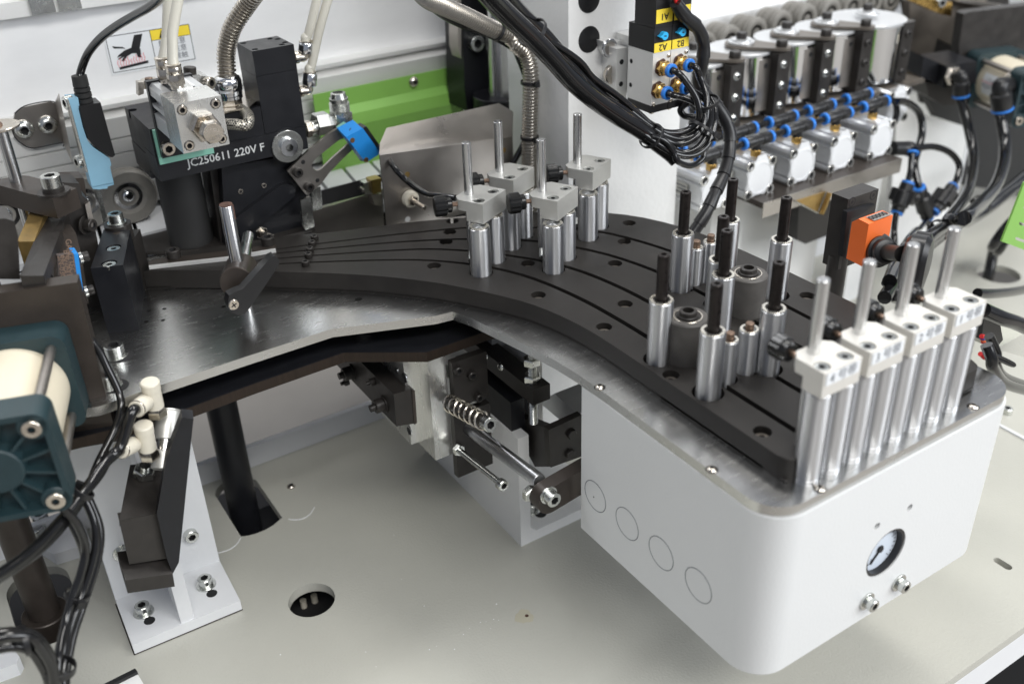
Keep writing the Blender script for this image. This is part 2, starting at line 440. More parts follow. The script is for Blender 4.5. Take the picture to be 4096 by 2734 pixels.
table = solo('machine_table', 'pale grey painted steel machine table with round and oblong openings', None,
     B().plate([(-900, 289), (2600, 289), (2600, 1900), (470, 1900), (470, 905), (-900, 905)], [circ(195.5, 678.5, 21.5, 40), pil_hole, left_hole, slot_small, far_hole, far_hole2], TB-10, TB),
     'table_paint', kind='structure', loc=(600, 800, TB))
part(table, 'table_skirt', B().bx(-900, 2600, 289, 294, TB-45, TB-10, 0), 'white_paint')
part(table, 'rear_upstand', B().bx(-900, 1250, 905, 912, TB-10, TB+26, 2), 'white_paint')
# raised weld beads and paint drips, rust spot
def arc(cx, cy, r, a0, a1, z, n=14): return [(cx+r*math.cos(math.radians(a0+(a1-a0)*i/n)), cy+r*math.sin(math.radians(a0+(a1-a0)*i/n)), z) for i in range(n+1)]
part(table, 'weld_bead', B().tube([(143, 791.5, TB), (150, 790, TB), (157, 790, TB), (164, 793, TB), (170.5, 799.5, TB)], .55, 6, 4), 'white_paint')
part(table, 'weld_bead', B().tube([(221.5, 798.5, TB), (228, 793, TB), (235, 791, TB), (243, 793.5, TB), (251, 801, TB)], .55, 6, 4), 'white_paint')
b = B()
for u, v in ((648, 1388), (706, 1470), (1005, 1375), (1045, 1355), (1145, 1373), (1195, 1290), (1230, 1255), (1290, 1222), (1322, 1218), (1365, 1205), (1392, 1210), (1348, 1256), (975, 1130), (1380, 1120), (848, 980), (805, 735), (170, 1403)):
    p = zw(C1(u, v), TB); r = random.uniform(.35, .9)
    b.lathe((p.x, p.y, TB-.05), Z_, [(r, 0), (r*.85, r*.35), (r*.4, r*.6)], 8)
part(table, 'paint_drip', b, 'white_paint')['kind'] = 'stuff'
p = zw(C1(1535, 1190), TB); part(table, 'stain', B().lathe((p.x, p.y, TB+.02), Z_, [(8.5, 0), (8.3, .02)], 20, rf=lambda k, q: 1+.12*math.sin(q*19)+.08*math.sin(q*44)), 'oil_stain')
p = zw(C1(1550, 1185), TB); part(table, 'rust_spot', B().lathe((p.x, p.y, TB), Z_, [(1.9, 0), (1.2, .25), (.5, .3)], 10), 'rust')
bolt(table, zw(CS(1620, 95), TB), size=5, kind='button', m='nickel')
bolt(table, zw(F(2310, 945), TB), size=6, kind='button', m='zinc')
# black box seen through the round opening, and a dark sheet under the oblong ones
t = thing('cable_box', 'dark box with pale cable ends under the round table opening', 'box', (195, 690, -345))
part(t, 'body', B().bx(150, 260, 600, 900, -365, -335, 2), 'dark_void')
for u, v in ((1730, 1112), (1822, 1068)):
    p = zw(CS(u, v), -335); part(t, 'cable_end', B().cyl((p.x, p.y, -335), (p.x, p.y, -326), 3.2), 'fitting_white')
solo('shade_sheet', 'dark sheet added below the machine table as shade in its openings', None, B().bx(-900, 1300, 300, 1050, -420, -410, 0), 'dark_void', kind='structure')  # added dark sheet, its colour stands for the shade below the table

# ---- rear wall: painted panel, extruded beam
WY = 1060.0
zb = yw(A1(1000, 812), WY).z
zr = yw(AB(900, 570), WY-30).z
wall = solo('rear_wall', 'smooth pale metal rear panel of the machine', None, B().bx(-900, 2600, WY, WY+6, zb-200, 700, 0), 'wall_panel', kind='structure')
WT = {}
t = thing('upper_rail', 'aluminium extrusion across the top of the rear panel carrying two slot nuts', 'rail', (120, WY-8, 300))
zt0 = yw(A1(400, 105), WY-12).z
part(t, 'extrusion', B().ext([(-900, WY-12, zt0), (-900, WY, zt0), (-900, WY, zt0+60), (-900, WY-12, zt0+60), (-900, WY-12, zt0+38), (-900, WY-4, zt0+38), (-900, WY-4, zt0+14), (-900, WY-12, zt0+14)], (1375, 0, 0), .5), 'cast_silver')
for u0, u1 in ((215, 430), (440, 640)):
    x0 = yw(A1(u0+20, 60), WY-14).x; x1 = yw(A1(u1, 50), WY-14).x
    n = part(t, 'slot_nut', B().bx(x0, x1, WY-15, WY-5, zt0+1, zt0+36, 1.2), 'zinc')
    cxx = (x0+x1)/2; cut(n, B().cyl((cxx, WY-20, zt0+24), (cxx, WY+2, zt0+24), 7))
b = B(); zt = zb; BX0, BX1 = -900, yw(AB(1430, 330), WY-25).x
t = thing('beam', 'grooved aluminium beam running along the foot of the rear panel', 'beam', ((BX0+BX1)/2, WY-30, zb-95))
lev = [zb]
for y0 in (WY-30,):
    zs = [yw(A1(1000, v), WY-30).z for v in (812, 905, 1072, 1190, 1320)]
    prof = [(WY, zs[0]), (WY-22, zs[0]), (WY-22, zs[0]-4), (WY-14, zs[0]-5), (WY-14, zs[1]+4), (WY-30, zs[1]), (WY-30, zs[2]+1.2), (WY-27, zs[2]+.6), (WY-27, zs[2]-.6), (WY-30, zs[2]-1.2),
            (WY-30, zs[3]+1.2), (WY-27, zs[3]+.6), (WY-27, zs[3]-.6), (WY-30, zs[3]-1.2), (WY-30, zs[4]), (WY-16, zs[4]-2), (WY-16, zs[4]-16), (WY-30, zs[4]-18), (WY-30, zs[4]-40), (WY, zs[4]-40)]
part(t, 'extrusion', B().ext([(BX0, y, z) for y, z in prof], (BX1-BX0, 0, 0), 0), 'cast_silver', ang=20)
print('wall levels', zb, zs, zr, BX1)

# ================================================================== STEEL PLATE, LOWER PLATE
plate_out = [(20, 780), (40, 700), (66, 689), (115, 691.5), (186, 693), (257, 693.5), (339, 661.5), (354, 659.5), (361, 640), (367, 610), (374, 575), (379, 545), (381.5, 520), (382.5, 490), (382.5, 340)]
plate_out += [(c[0], c[1]) for c in arc(408, 339.5, 25.5, 180, 270, 0, 12)][1:]+[(607.5, 314)]
plate_out += [(c[0], c[1]) for c in arc(607.5, 339.5, 25.5, 270, 360, 0, 12)][1:]+[(633, 500), (633, 610), (622, 665), (600, 720), (560, 770), (500, 815), (420, 850), (330, 872), (300, 930), (60, 930), (20, 900)]
tl = [zw(B1(740, 675), PT)]
PH = [circ(tl[0].x, tl[0].y, 3.4, 16)]+[circ(*zw(B0(u, v), PT)[:2], 2.0, 12) for u, v in ((915, 680), (1010, 668), (900, 747), (1002, 738), (1375, 655))]
t = thing('steel_plate', 'brushed steel base plate under the black guide block', 'plate', (380, 600, PB))
t_plate = t
part(t, 'plate', B().plate(plate_out, PH, PB, PT), 'brushed_steel')
b = B()
for h in PH:
    cx = sum(p[0] for p in h)/len(h); cy = sum(p[1] for p in h)/len(h); b.cyl((cx, cy, PB+.5), (cx, cy, PB+2), 3.6, seg=12)
for u, v in ((715, 900), (678, 1085)):
    p = zw(B0(u, v+60), PT); 
    bolt(t, p, size=9.5, washer=1.0, stack=0)
    part(t, 'slot', B().lathe((p.x+3, p.y-2.0, PT+.05), Z_, [(10.5, 0), (10.2, .15)], 20), 'dark_void')
for s in (CT(243, 120), CT(790, 521), CR(400, 1240), CR(1775, 505)):
    p = zw(s, PT); r = 4.2
    part(t, 'countersink', B().lathe((p.x, p.y, PT+.06), Z_, [(4.4, 0), (4.3, .1)], 20), 'dark_void')
    bolt(t, (p.x, p.y, PT-.6), size=4.4, kind='button', m='nickel')
low = [(a, bb) for a, bb in ((10, 780), (30, 704), (51, 700), (115, 690), (183, 694), (266, 696), (324, 654.5), (388, 655), (420, 640), (600, 640), (600, 760), (420, 860), (300, 930), (40, 930))]
t = thing('lower_plate', 'black plate with a scorched brown sawn edge under the steel plate', 'plate', (250, 780, -55))
part(t, 'plate', B().plate(low, [], -55, -45), 'black_anodised')
b = B()
for i in range(9):
    p, q = V((*low[i], 0)), V((*low[i+1], 0)); n = (q-p).cross(Z_).normalized()*.4
    b.ext([p+V((0, 0, -54.6)), q+V((0, 0, -54.6)), q+n+V((0, 0, -54.6)), p+n+V((0, 0, -54.6))], (0, 0, 9.2))
part(t, 'sawn_edge', b, 'burnt_edge')
for x, y in ((340, 780), (80, 880), (560, 700)): part(t, 'spacer', B().cyl((x, y, -45), (x, y, PB), 12), 'black_oxide')

# ================================================================== BLACK GUIDE BLOCK (five strips with slots between)
near = [(150, 862), (184, 840), (212, 819), (240, 795), (265, 774), (292, 751), (318, 726), (339, 702), (356, 680), (371, 656), (385, 631), (397, 605), (405, 576), (409.5, 545), (411, 512), (411, 460), (411, 400), (411, 338)]
s1 = [(190, 850), (240, 812), (285, 785), (341, 749), (370, 726), (392, 702), (411, 674), (424, 644), (432, 611), (437, 577), (439, 545), (440, 512), (440, 418), (440, 330)]
s2 = [(190, 853), (240, 823), (291, 798), (344, 770), (379, 749), (406, 725), (429, 697), (450, 666), (464, 635), (472, 602), (477, 560), (478, 500), (478, 411), (478, 330)]
s3 = [(190, 856), (245, 832), (296, 810), (352, 785), (388, 766), (421, 745), (461, 712), (479, 690), (497, 659), (509, 630), (518, 592), (522, 555), (523, 510), (523, 420), (523, 330)]
s4 = [(190, 859), (250, 838), (301, 821), (359, 800), (400, 783), (435, 767), (478, 736), (525, 691), (543, 655), (555, 614), (561, 575), (562, 530), (562, 450), (562, 330)]
far = [(190, 880), (282, 857), (320, 839), (369, 822), (409, 807), (443, 791), (500, 763), (545, 733), (575, 700), (592, 666), (602, 630), (607, 590), (609, 540), (609, 450), (609, 330)]
def resample(c, n=44):
    c = smooth2(c, 8); L = [0]
    for a, bb in zip(c, c[1:]): L.append(L[-1]+math.hypot(bb[0]-a[0], bb[1]-a[1]))
    out = []; j = 0
    for i in range(n):
        s = L[-1]*i/(n-1)
        while j < len(L)-2 and L[j+1] < s: j += 1
        f = (s-L[j])/max(L[j+1]-L[j], 1e-9); out.append((c[j][0]+(c[j+1][0]-c[j][0])*f, c[j][1]+(c[j+1][1]-c[j][1])*f))
    return out
def offs(c, d):
    out = []; dd = d
    for i, p in enumerate(c):
        d = dd*min(1, .4+1.1*i/len(c)); a = c[max(i-1, 0)]; bb = c[min(i+1, len(c)-1)]; tx, ty = bb[0]-a[0], bb[1]-a[1]; l = math.hypot(tx, ty); out.append((p[0]-ty/l*d, p[1]+tx/l*d))
    return out
curves = [resample(c) for c in (near, s1, s2, s3, s4, far)]
t = thing('tape_guide', 'matt black slotted guide block of five curved strips on the steel plate', 'guide block', (460, 600, PT))
t_guide = t
part(t, 'slot_floor', B().plate([near[0]]+curves[0][1:-1]+[(412, 334)]+[(606, 334)]+curves[5][::-1][1:], [], PT+.5, PT+2.5), 'black_oxide')
POSTS = dict(r1=(515, 553.5), r2=(426, 476), r3=(425, 421.5), r4=(481, 420), r6=(471, 458), r7=(576, 499))
PR = {}
strips = []
for i in range(5):
    a = offs(curves[i], 2.3 if i else 0); bb = offs(curves[i+1], -2.3 if i < 4 else 0)
    # a = near side, b = far side
    end = [(x, y) for x, y in a]; o = end + ([] if i else [])
    pts = a[:-1]
    if i == 0: pts += [(c[0], c[1]) for c in arc(421, 342, 10, 180, 270, 0, 6)]+[(bb[-1][0], 332)]
    elif i == 4: pts += [(a[-1][0], 332)]+[(c[0], c[1]) for c in arc(599, 342, 10, 270, 360, 0, 6)]
    else: pts += [(a[-1][0], 332), (bb[-1][0], 332)]
    pts += bb[:-1][::-1]
    bm = B().ext([(x, y, PT+2.6 if i else PT) for x, y in pts], (0, 0, -PT-(2.6 if i else 0)), 0)
    top = [f for f in bm.bm.faces if all(abs(v.co.z) < 1e-4 for v in f.verts)]
    bmesh.ops.bevel(bm.bm, geom=[e for f in top for e in f.edges], offset=.5, segments=1, affect='EDGES')
    strips.append(part(t, 'guide_strip', bm, 'guide_black'))
GSCREW = [(368, 714), (386, 735), (402, 752), (416, 769), (431, 790), (411.5, 613), (500, 622), (535, 653), (565, 683), (460, 558), (423, 538), (419, 454), (422, 366), (589, 481), (438, 668), (490, 385), (542, 385), (588, 400), (543, 575)]

# ================================================================== POSTS AND ROLLERS ON THE GUIDE
HOLES = [(x, y, 6.3) for x, y in GSCREW]
# --- clamp units: two steel columns, an aluminium block, a rod with cross pin and a thumb knob
def clamp(name, label, group, O, ang, zc, rod_top, mblk, zbase, col=(9.2, 8.6), rear=(22, 10), rodr=4.0, W=36, D=29, lab=None, front=(5.5, 0)):
    "O: front corner of the block (near column), ang: direction of its long edge"
    u = V((math.cos(ang), math.sin(ang), 0)); v = V((-u.y, u.x, 0)); O = V((O[0], O[1], 0))
    t = thing(name, label, 'clamp', (O.x, O.y, zbase), group)
    def Q(a, bb, z): return O+u*a+v*bb+V((0, 0, z))
    zt = zc+19
    ch = 6
    blk = B().ext([Q(0, 0, zc+9.5), Q(W, 0, zc+9.5), Q(W, D-5, zc+9.5), Q(W-5, D, zc+9.5), Q(ch, D, zc+9.5), Q(0, D-ch, zc+9.5)], (0, 0, 9.5), .5)
    blk.ext([Q(0, 0, zc+1), Q(W, 0, zc+1), Q(W, D*.55, zc+1), Q(0, D*.55, zc+1)], (0, 0, 8.6), .5)
    o = part(t, 'clamp_block', blk, mblk)
    pts = [Q(W*.17, D*.25, zt), Q(W*.78, D*.25, zt)]
    c = B()
    for p in pts: c.cyl(p-Z_*2.9, p+Z_*3, 5.2, seg=20)
    cut(o, c)
    for p in pts: bolt(t, p-Z_*2.85, size=5.9, kind='csk')
    rp = Q(W*.41, D*.76, 0)
    part(t, 'rod', B().cyl((rp.x, rp.y, zbase+9), (rp.x, rp.y, rod_top), rodr, ch=.5), 'polished_steel')
    return t, Q, u, v, rp, zt
UC = []
udir = math.atan2(16, 32)
c0, Q, u, v, rp, zt = clamp('tape_clamp', 'front right clamp of the four on the curved guide', 'silver clamps on the curved part of the guide', (452.5, 642.5), udir, 44.5, 110, 'anodised', 0, W=38, D=31)
c0['label'] = 'silver clamp with black knob on the curved guide, nearest the second roller group'
f = Q(1.5, 3.5, 0); f2 = Q(26, 5.5, 0)
for p, r, nm in ((Q(-2.5, 3.2, 0), 9.2, 'column'), (Q(25.5, 5.5, 0), 8.8, 'column')):
    cl_ = part(c0, nm, B().lathe((p.x, p.y, -3), Z_, [(r, 0), (r, 46.2), (r-1.2, 47.2), (r-3, 47.4)], 40), 'roller_steel')
    part(cl_, 'bearing_ring', B().pipe((p.x, p.y, 43.6), (p.x, p.y, 44.9), r-.6, r-3.2, 32), 'bright_ring')
    HOLES.append((p.x, p.y, r+1.1))
cols_rel = [(Q(-2.5, 3.2, 0), 9.2+1.1), (Q(25.5, 5.5, 0), 9.9)]
part(c0, 'cross_pin', B().cyl(rp+V((0, 0, 9)), rp+V((-7, -10, 5)), 3.4, ch=.4), 'zinc')
# knob on the chamfer
kd = (v*1-u*1).normalized(); kp = Q(3, 26, zt-5)
part(c0, 'stud', B().cyl(kp-kd*3, kp+kd*8, 2.0, seg=10), 'copper')
kb = B().lathe(kp+kd*6.5, kd, [(5.2, 0), (6.6, .8), (6.6, 4), (7.2, 4.6), (8.6, 5.6), (8.6, 14), (7.8, 15.2), (4, 15.4)], 32, rf=lambda k, tt: 1 if k < 3 or k == 7 else (1+.05*(1 if (tt*8) % 1 < .55 else -.8)))
part(c0, 'knob', kb, 'knob_plastic', ang=28)
base0 = V((449, 645, 0))
for (x, y), lb in (((395, 678), 'silver clamp with black knob at the near left of the four on the curved guide'), ((445.5, 708), 'silver clamp on the curved guide at the back left beside a black knob'),
                   ((514, 681.5), 'silver clamp on the curved guide at the back right, in front of the white column')):
    off = V((x, y, 0))-base0; copy_tree(c0, None, lb, off)
    for p, r in cols_rel: HOLES.append((p.x+off.x, p.y+off.y, r))
# --- four label clamps with eight columns at the end of the guide
e0, Q, u, v, rp, zt = clamp('end_clamp', '', 'white labelled clamps at the end of the guide', (417.5, 320.5), 0, 51, 120, 'ivory_block', PT, W=33, D=28)
e0['label'] = 'pale labelled end clamp with rod, nearest in the row of four'
rod_top = up(zw(B4(490, 1060), 70), B4(550, 565))
for p in (Q(9, 9.5, 0), Q(29.2, 9.5, 0)):
    cl_ = part(e0, 'column', B().lathe((p.x, p.y, PT), Z_, [(8.6, 0), (8.6, 3.6), (8.2, 3.9), (8.2, 4.3), (8.6, 4.6), (8.6, 67.5), (7.4, 68.8), (5.5, 69)], 36), 'roller_steel')
    part(cl_, 'bearing_ring', B().pipe((p.x, p.y, 50.6), (p.x, p.y, 52), 8, 5.5, 32), 'bright_ring')
kp = Q(9, 27, zt-5); kd = V((-.02, 1, 0)).normalized()
part(e0, 'stud', B().cyl(kp-kd*3, kp+kd*8, 2.0, seg=10), 'copper')
part(e0, 'knob', B().lathe(kp+kd*6.5, kd, [(5.2, 0), (6.6, .8), (6.6, 4), (6.8, 4.6), (7.8, 5.6), (7.8, 13), (7.0, 14.2), (4, 14.4)], 32, rf=lambda k, tt: 1 if k < 3 or k == 7 else (1+.05*(1 if (tt*8) % 1 < .55 else -.8))), 'knob_plastic', ang=28)
lab = part(e0, 'label_plate', B().bx(419.5, 448.5, 319.9, 320.4, 60.5, 68.8, .2), 'sticker')
E_TEXT = '4 \u9053 \u5e26'
def endlab(T, off, s):
    text(T, s, V((434, 319.75, 64.6))+off, X_, Z_, 8.5, 'ink_grey', sx=1.0)
ends = [e0]
for i, lb in ((1, 'second end clamp from the front with a white numbered label'), (2, 'third end clamp from the front with a white numbered label'), (3, 'farthest of the four white end clamps, beside the far plate corner')):
    c = copy_tree(e0, None, lb, V((40.5*i, 0, 0))); c['wl'] = tuple(V(e0['wl'])+V((40.5*i, 0, 0))); ends.append(c)
for i, c in enumerate(ends): endlab(c, V((40.5*i, 0, 0)), '%d \u53f7\u5e26' % (4-i))
# --- tall rollers with black hollow pins
def tall(x, y, h=50, hp=86, r=8.9, label='', r0=None):
    t = thing('tape_roller', label, 'roller', (x, y, 0), 'tall steel rollers with black hollow pins on the guide')
    sl_ = part(t, 'sleeve', B().lathe((x, y, -4), Z_, [(r, 0), (r, h+3), (r-.9, h+4), (r-1.6, h+4), (r-1.8, h+2.5), (4.5, h+2.5)], 40), 'roller_steel')
    part(sl_, 'bearing_ring', B().pipe((x, y, h-.6), (x, y, h+.6), r-.4, r-2.6, 36, .25), 'bright_ring')
    part(sl_, 'circlip', B().tube(arc(x, y, 5.6, -60, 240, h+.1, 18), .7, 6, 1), 'black_oxide')
    part(t, 'pin', B().lathe((x, y, h-4), Z_, [(4.4, 0), (4.4, hp-h+3.4), (3.8, hp-h+4), (2.1, hp-h+4), (2.1, hp-h-4)], 24, rf=lambda k, tt: 1), 'pin_black')
    HOLES.append((x, y, r+2.6)); return t
for i, (k, lb) in enumerate((('r1', 'tall roller with black pin at the left back of the roller group'), ('r2', 'tall roller with black pin beside the near dark drum'), ('r3', 'nearest tall roller with black pin, in a round pocket of the guide'),
              ('r4', 'tall roller with black pin in front of the end clamp knob'), ('r6', 'tall roller with black pin between the two dark drums'), ('r7', 'tall roller with black pin near the far edge of the guide'))):
    x, y = POSTS[k]
    if k == 'r6': x, y = zw(B2(1550, 375), 86)[:2]
    if k == 'r7': x, y = zw(F(1805, 452), 86)[:2]
    tall(x, y, label=lb)
for s, lb in ((B2(1590, 25), 'tall roller with black pin at the back of the group'), (B2(1525, 280), 'tall roller with black pin half hidden in the middle of the group')):
    x, y = zw(s, 86)[:2]; tall(x, y, label=lb)
def short(s, h, r, hk, label):
    x, y = zw(s, hk)[:2]
    t = thing('short_roller', label, 'roller', (x, y, 0), 'short steel rollers on the guide')
    sl_ = part(t, 'sleeve', B().lathe((x, y, -4), Z_, [(r, 0), (r, h+3), (r-.8, h+4), (r-1.4, h+4), (r-1.6, h+2.6), (3, h+2.6)], 32), 'roller_steel')
    part(sl_, 'bearing_ring', B().pipe((x, y, h-.5), (x, y, h+.5), r-.4, r-2.4, 28, .25), 'bright_ring')
    part(t, 'pin', B().cyl((x, y, h-3), (x, y, hk), 3.1, ch=.4), 'copper')
    HOLES.append((x, y, r+1.6))
short(CH(722, 735), 33, 6.6, 38.5, 'short roller between the nearest tall roller and its neighbour')
short(CH(898, 650), 34, 7.2, 39, 'short roller beside the front clamp-side tall roller')
short(B2(1343, 445), 33, 5.9, 39, 'short roller right of the back left tall roller')
short(B2(1440, 405), 36, 6.3, 42, 'short roller farthest back in the group')
short(CH(590, 100), 33, 6.0, 38.5, 'short roller hidden behind the middle tall rollers')
for s, h, lb in ((CH(340, 590), 34, 'near wide dark drum with hollow hub in the roller group'), (CH(880, 205), 33, 'far wide dark drum with hollow hub in the roller group')):
    x, y = zw(s, h)[:2]; r = 15.5
    t = thing('feed_drum', lb, 'drum', (x, y, 0), 'dark feed drums on the guide')
    part(t, 'drum', B().lathe((x, y, -6), Z_, [(r, 0), (r, h+5), (r-.9, h+6), (10.6, h+6), (10.4, h+4.6), (4, h+4.6)], 44), 'wheel_dark')
    part(t, 'bearing_ring', B().pipe((x, y, h-1.2), (x, y, h+.5), 11.0, 9.9, 36, .3), 'nickel')
    part(t, 'bearing_shield', B().pipe((x, y, h-1.2), (x, y, h+.1), 9.9, 7.6, 36, .1), 'black_oxide')
    part(t, 'hub', B().lathe((x, y, h-1), Z_, [(8, 0), (8, 2.2), (7.4, 2.8), (6.6, 2.8), (6.6, 5.5), (6, 6), (4.2, 6), (4.2, 0)], 28), 'black_oxide')
    HOLES.append((x, y, r+1.8))
# --- cut the real pockets into the strips
cb = B()
for (x, y, r) in HOLES:
    cb.cyl((x, y, -14.5 if r < 7 else -15.2), (x, y, 5), r, seg=26)
import itertools
for k, st in enumerate(strips):
    lo = [min(c[0] for c in curves[k]), max(c[0] for c in curves[k+1])]
    xs = [v.co for v in st.data.vertices]
    c2 = B()
    wl = V(st['wl'])
    for (x, y, r) in HOLES:
        # only cutters that can touch this strip
        near_ok = any(abs(v.x/MM+wl.x-x) < r+22 and abs(v.y/MM+wl.y-y) < r+22 for v in xs)
        if near_ok: c2.cyl((x, y, -9 if r < 7 else -15.0+.01*k), (x, y, 5), r, seg=26)
    cut(st, c2, True)
for x, y in GSCREW: bolt(t_guide, (x, y, -7.2), size=6.6, kind='csk', m='brown_plate')
for (u_, v_) in ((380, 445), (400, 390), (410, 352), (425, 310), (442, 270)):
    p = zw(B1(u_, v_), 0); bolt(t_guide, p, size=4.6, kind='cap', m='black_oxide')
print('guide done', [ (o.name, len(o.data.polygons)) for o in strips])

# ================================================================== WHITE COVER BOX
t = thing('cover_box', 'white rounded sheet metal cover box with gauge hanging under the steel plate', 'cover', (508, 412, -167))
def upath(r, ins):
    x0, x1, y0 = 382+ins, 634-ins, 312+ins
    return [(x0, 512)]+[(c[0], c[1]) for c in arc(x0+r, y0+r, r, 180, 270, 0, 14)]+[(c[0], c[1]) for c in arc(x1-r, y0+r, r, 270, 360, 0, 14)]+[(x1, 512)]
o_, i_ = upath(27, 0), upath(25, 2.2)
bm = B().ext([(x, y, -167) for x, y in o_]+[(x, y, -167) for x, y in i_[::-1]], (0, 0, 140.5), 0)
shell = part(t, 'shell', bm, 'box_paint')
gx, gz = 504.6, -109.5
cut(shell, B().cyl((gx, 300, gz), (gx, 330, gz), 20.6, seg=48).cyl((487.3, 300, -75.9), (487.3, 330, -75.9), 2.9, seg=16).cyl((521.8, 300, -76), (521.8, 330, -76), 2.9, seg=16))
part(t, 'inner_liner', B().bx(388, 628, 332, 333, -160, -30, 0), 'dark_void')
for y in (493.2, 452.9, 413, 372.7):
    part(t, 'knockout_ring', B().pipe((382.1, y, -121), (381.85, y, -121), 13.9, 13.35, 48, .05), 'ink_grey')
part(t, 'punch_mark', B().cyl((382.1, 495, -123), (381.8, 495, -123), .7, seg=8), 'ink')
for x, z in ((492.5, -149), (528, -150.5)):
    bolt(t, (x, 312, z), -Y_, size=6.4, kind='cap', m='zinc', washer=1.15)
g = thing('pressure_gauge', 'round pressure gauge with pale dial set into the white cover box', 'gauge', (gx, 314, gz))
part(g, 'case', B().pipe((gx, 312.8, gz), (gx, 328, gz), 20.4, 18.4, 48, .5), 'black_plastic')
dl_ = part(g, 'dial', B().lathe((gx, 318.4, gz), -Y_, [(18.6, 0), (18.6, .6)], 40), 'dial')
part(dl_, 'needle', B().ext([(gx-9, 317.3, gz-9.6), (gx-7.6, 317.3, gz-11), (gx+3.4, 317.3, gz+1.2), (gx+2, 317.3, gz+2.6)], (0, -.5, 0)).cyl((gx, 317.7, gz), (gx, 316.0, gz), 2.6), 'ink')
for i in range(21):
    a = math.radians(225-270*i/20); c_, s_ = math.cos(a), math.sin(a); r0 = 15 if i % 5 else 13.4
    part(dl_, 'tick', B().cbx((gx+c_*(r0+17)/2, 317.65, gz+s_*(r0+17)/2), V((c_, 0, s_))*(17-r0), V((-s_, 0, c_))*.45, (0, .2, 0), 0), 'ink')
for n_, a in (('0', 225), ('2', 157)):
    a = math.radians(a); text(dl_, n_, (gx+math.cos(a)*10.6, 317.7, gz+math.sin(a)*10.6), X_, Z_, 4.2, 'ink')

# ================================================================== MECHANISM UNDER THE PLATE
GR_U = None
t = thing('angle_bracket', 'white painted angle bracket bolted to the table beside the cover box', 'bracket', (430, 700, TB))
part(t, 'upright', B().bx(395, 407, 627, 818, TB, -150, .8), 'cast_white')
part(t, 'foot', B().bx(407, 500, 627, 818, TB, TB+12, .8), 'cast_white')
part(t, 'fillet', B().ext([(407, 627.2, TB+12), (413, 627.2, TB+12), (407, 627.2, TB+18)], (0, 190, 0), 0), 'cast_white')
p = zw(CK(1420, 1250), TB+12); part(t, 'slot', B().lathe((p.x, p.y-3, TB+12.05), Z_, [(6, 0), (5.9, .1)], 20), 'dark_void')
bolt(t, (p.x-4, p.y+6, TB+12), size=8, washer=1.1)
t = thing('slide_block', 'bright milled aluminium slide block hanging under the black plate', 'slide', (330, 675, -163))
part(t, 'front_plate', B().bx(325.5, 343, 658, 690, -163, -56, .7), 'milled_alu')
part(t, 'rear_plate', B().bx(311, 326, 676, 760, -150, -56, .7), 'milled_alu')
for (u, v, r) in ((580, 405, 5), (530, 362, 2.4), (610, 740, 5)):
    p = xw(CK(u, v), 311); part(t, 'bore', B().pipe((311.2, p.y, p.z), (310.2, p.y, p.z), r, r-1, 20, .2), 'chrome'); part(t, 'bore_floor', B().lathe((310.7, p.y, p.z), -X_, [(r-.8, 0), (r-.8, .1)], 16), 'dark_void')
t = thing('clamp_bar', 'black steel bar with four dark cap screws beside the bright slide block', 'bar', (290, 680, -120))
part(t, 'bar', B().ext([yw(CK(u, v), 668) for u, v in ((510, 512), (622, 478), (655, 692), (527, 712))], (0, 135, 0), .8), 'black_oxide')
part(t, 'lip', B().ext([yw(CK(u, v), 667) for u, v in ((624, 486), (642, 488), (656, 690), (640, 702))], (0, 30, 0), .3), 'brown_oxide')
b_ = []
for (u, v, sz) in ((450, 570, 8), (250, 370, 8), (385, 430, 4.5), (225, 430, 4.5)):
    p = xw(CK(u, v), 295); bolt(t, p, -X_, size=sz, m='black_oxide', washer=1.0 if sz > 5 else 0)
    part(t, 'spigot', B().cyl(p-X_*(sz*1.0), p-X_*(sz*1.75), sz*.42, seg=16), 'black_oxide')
t = thing('spring_plate', 'two black steel plates with cap screws on the aluminium slide block', 'plate', (362, 656, -160))
part(t, 'upper_plate', B().bx(345, 380, 650, 657.5, -109, -62, 1), 'black_oxide')
part(t, 'lower_plate', B().bx(343, 381, 650, 657.5, -186, -117, 1), 'black_oxide')
for u, v in ((905, 355), (990, 385), (1035, 525)):
    p = yw(CK(u, v), 650); bolt(t, p, -Y_, size=5, m='black_oxide')
t = thing('compression_spring', 'coil spring on a zinc cap screw under the steel plate', 'spring', (348, 620, -100))
p1 = yw(CK(1095, 692), 585); p0 = yw(CK(905, 545), 650); p0.x = p1.x; d = (p1-p0).normalized()
part(t, 'coil', B().coil(p0, p1-d*3, 7.2, 1.15, 7, 7, 20), 'nickel')
part(t, 'shank', B().cyl(p0+d*-4, p1, 4.6), 'black_oxide')
bolt(t, p1-d*2, d, size=8)
t = thing('pivot_rod', 'dark polished round rod running from the black plate to the pivot arm', 'rod', (358, 600, -130))
q0 = yw(CK(965, 712), 655); q1 = yw(CK(1425, 1055), 536)
part(t, 'rod', B().cyl(q0, q1, 6.2, ch=.5), 'roller_steel')
t = thing('long_screw', 'long zinc cap screw with hex nut pointing at the camera', 'screw', (357, 600, -160))
q0 = yw(CK(905, 850), 650); q1 = yw(CK(1180, 1070), 578); d = (q1-q0).normalized()
stud(t, q0, q1, 2.9); nut(t, q0+d*1, d, 10, 5); bolt(t, q1-d*1, d, size=6.4)
t = thing('rocker_lever', 'black pivot arm with a round end and a zinc cap screw beside the cover box', 'arm', (380, 530, -140))
c_ = yw(CK(1440, 1125), 533); e_ = yw(CK(1680, 985), 533)
n_ = (e_-c_); n_.normalize(); m_ = V((0, 1, 0)).cross(n_)
pp = [c_+(n_*math.cos(a)+m_*math.sin(a))*12.5 for a in [math.radians(90+180*i/14) for i in range(15)]]
pp += [e_+n_*60-m_*12, e_+n_*60+m_*12]
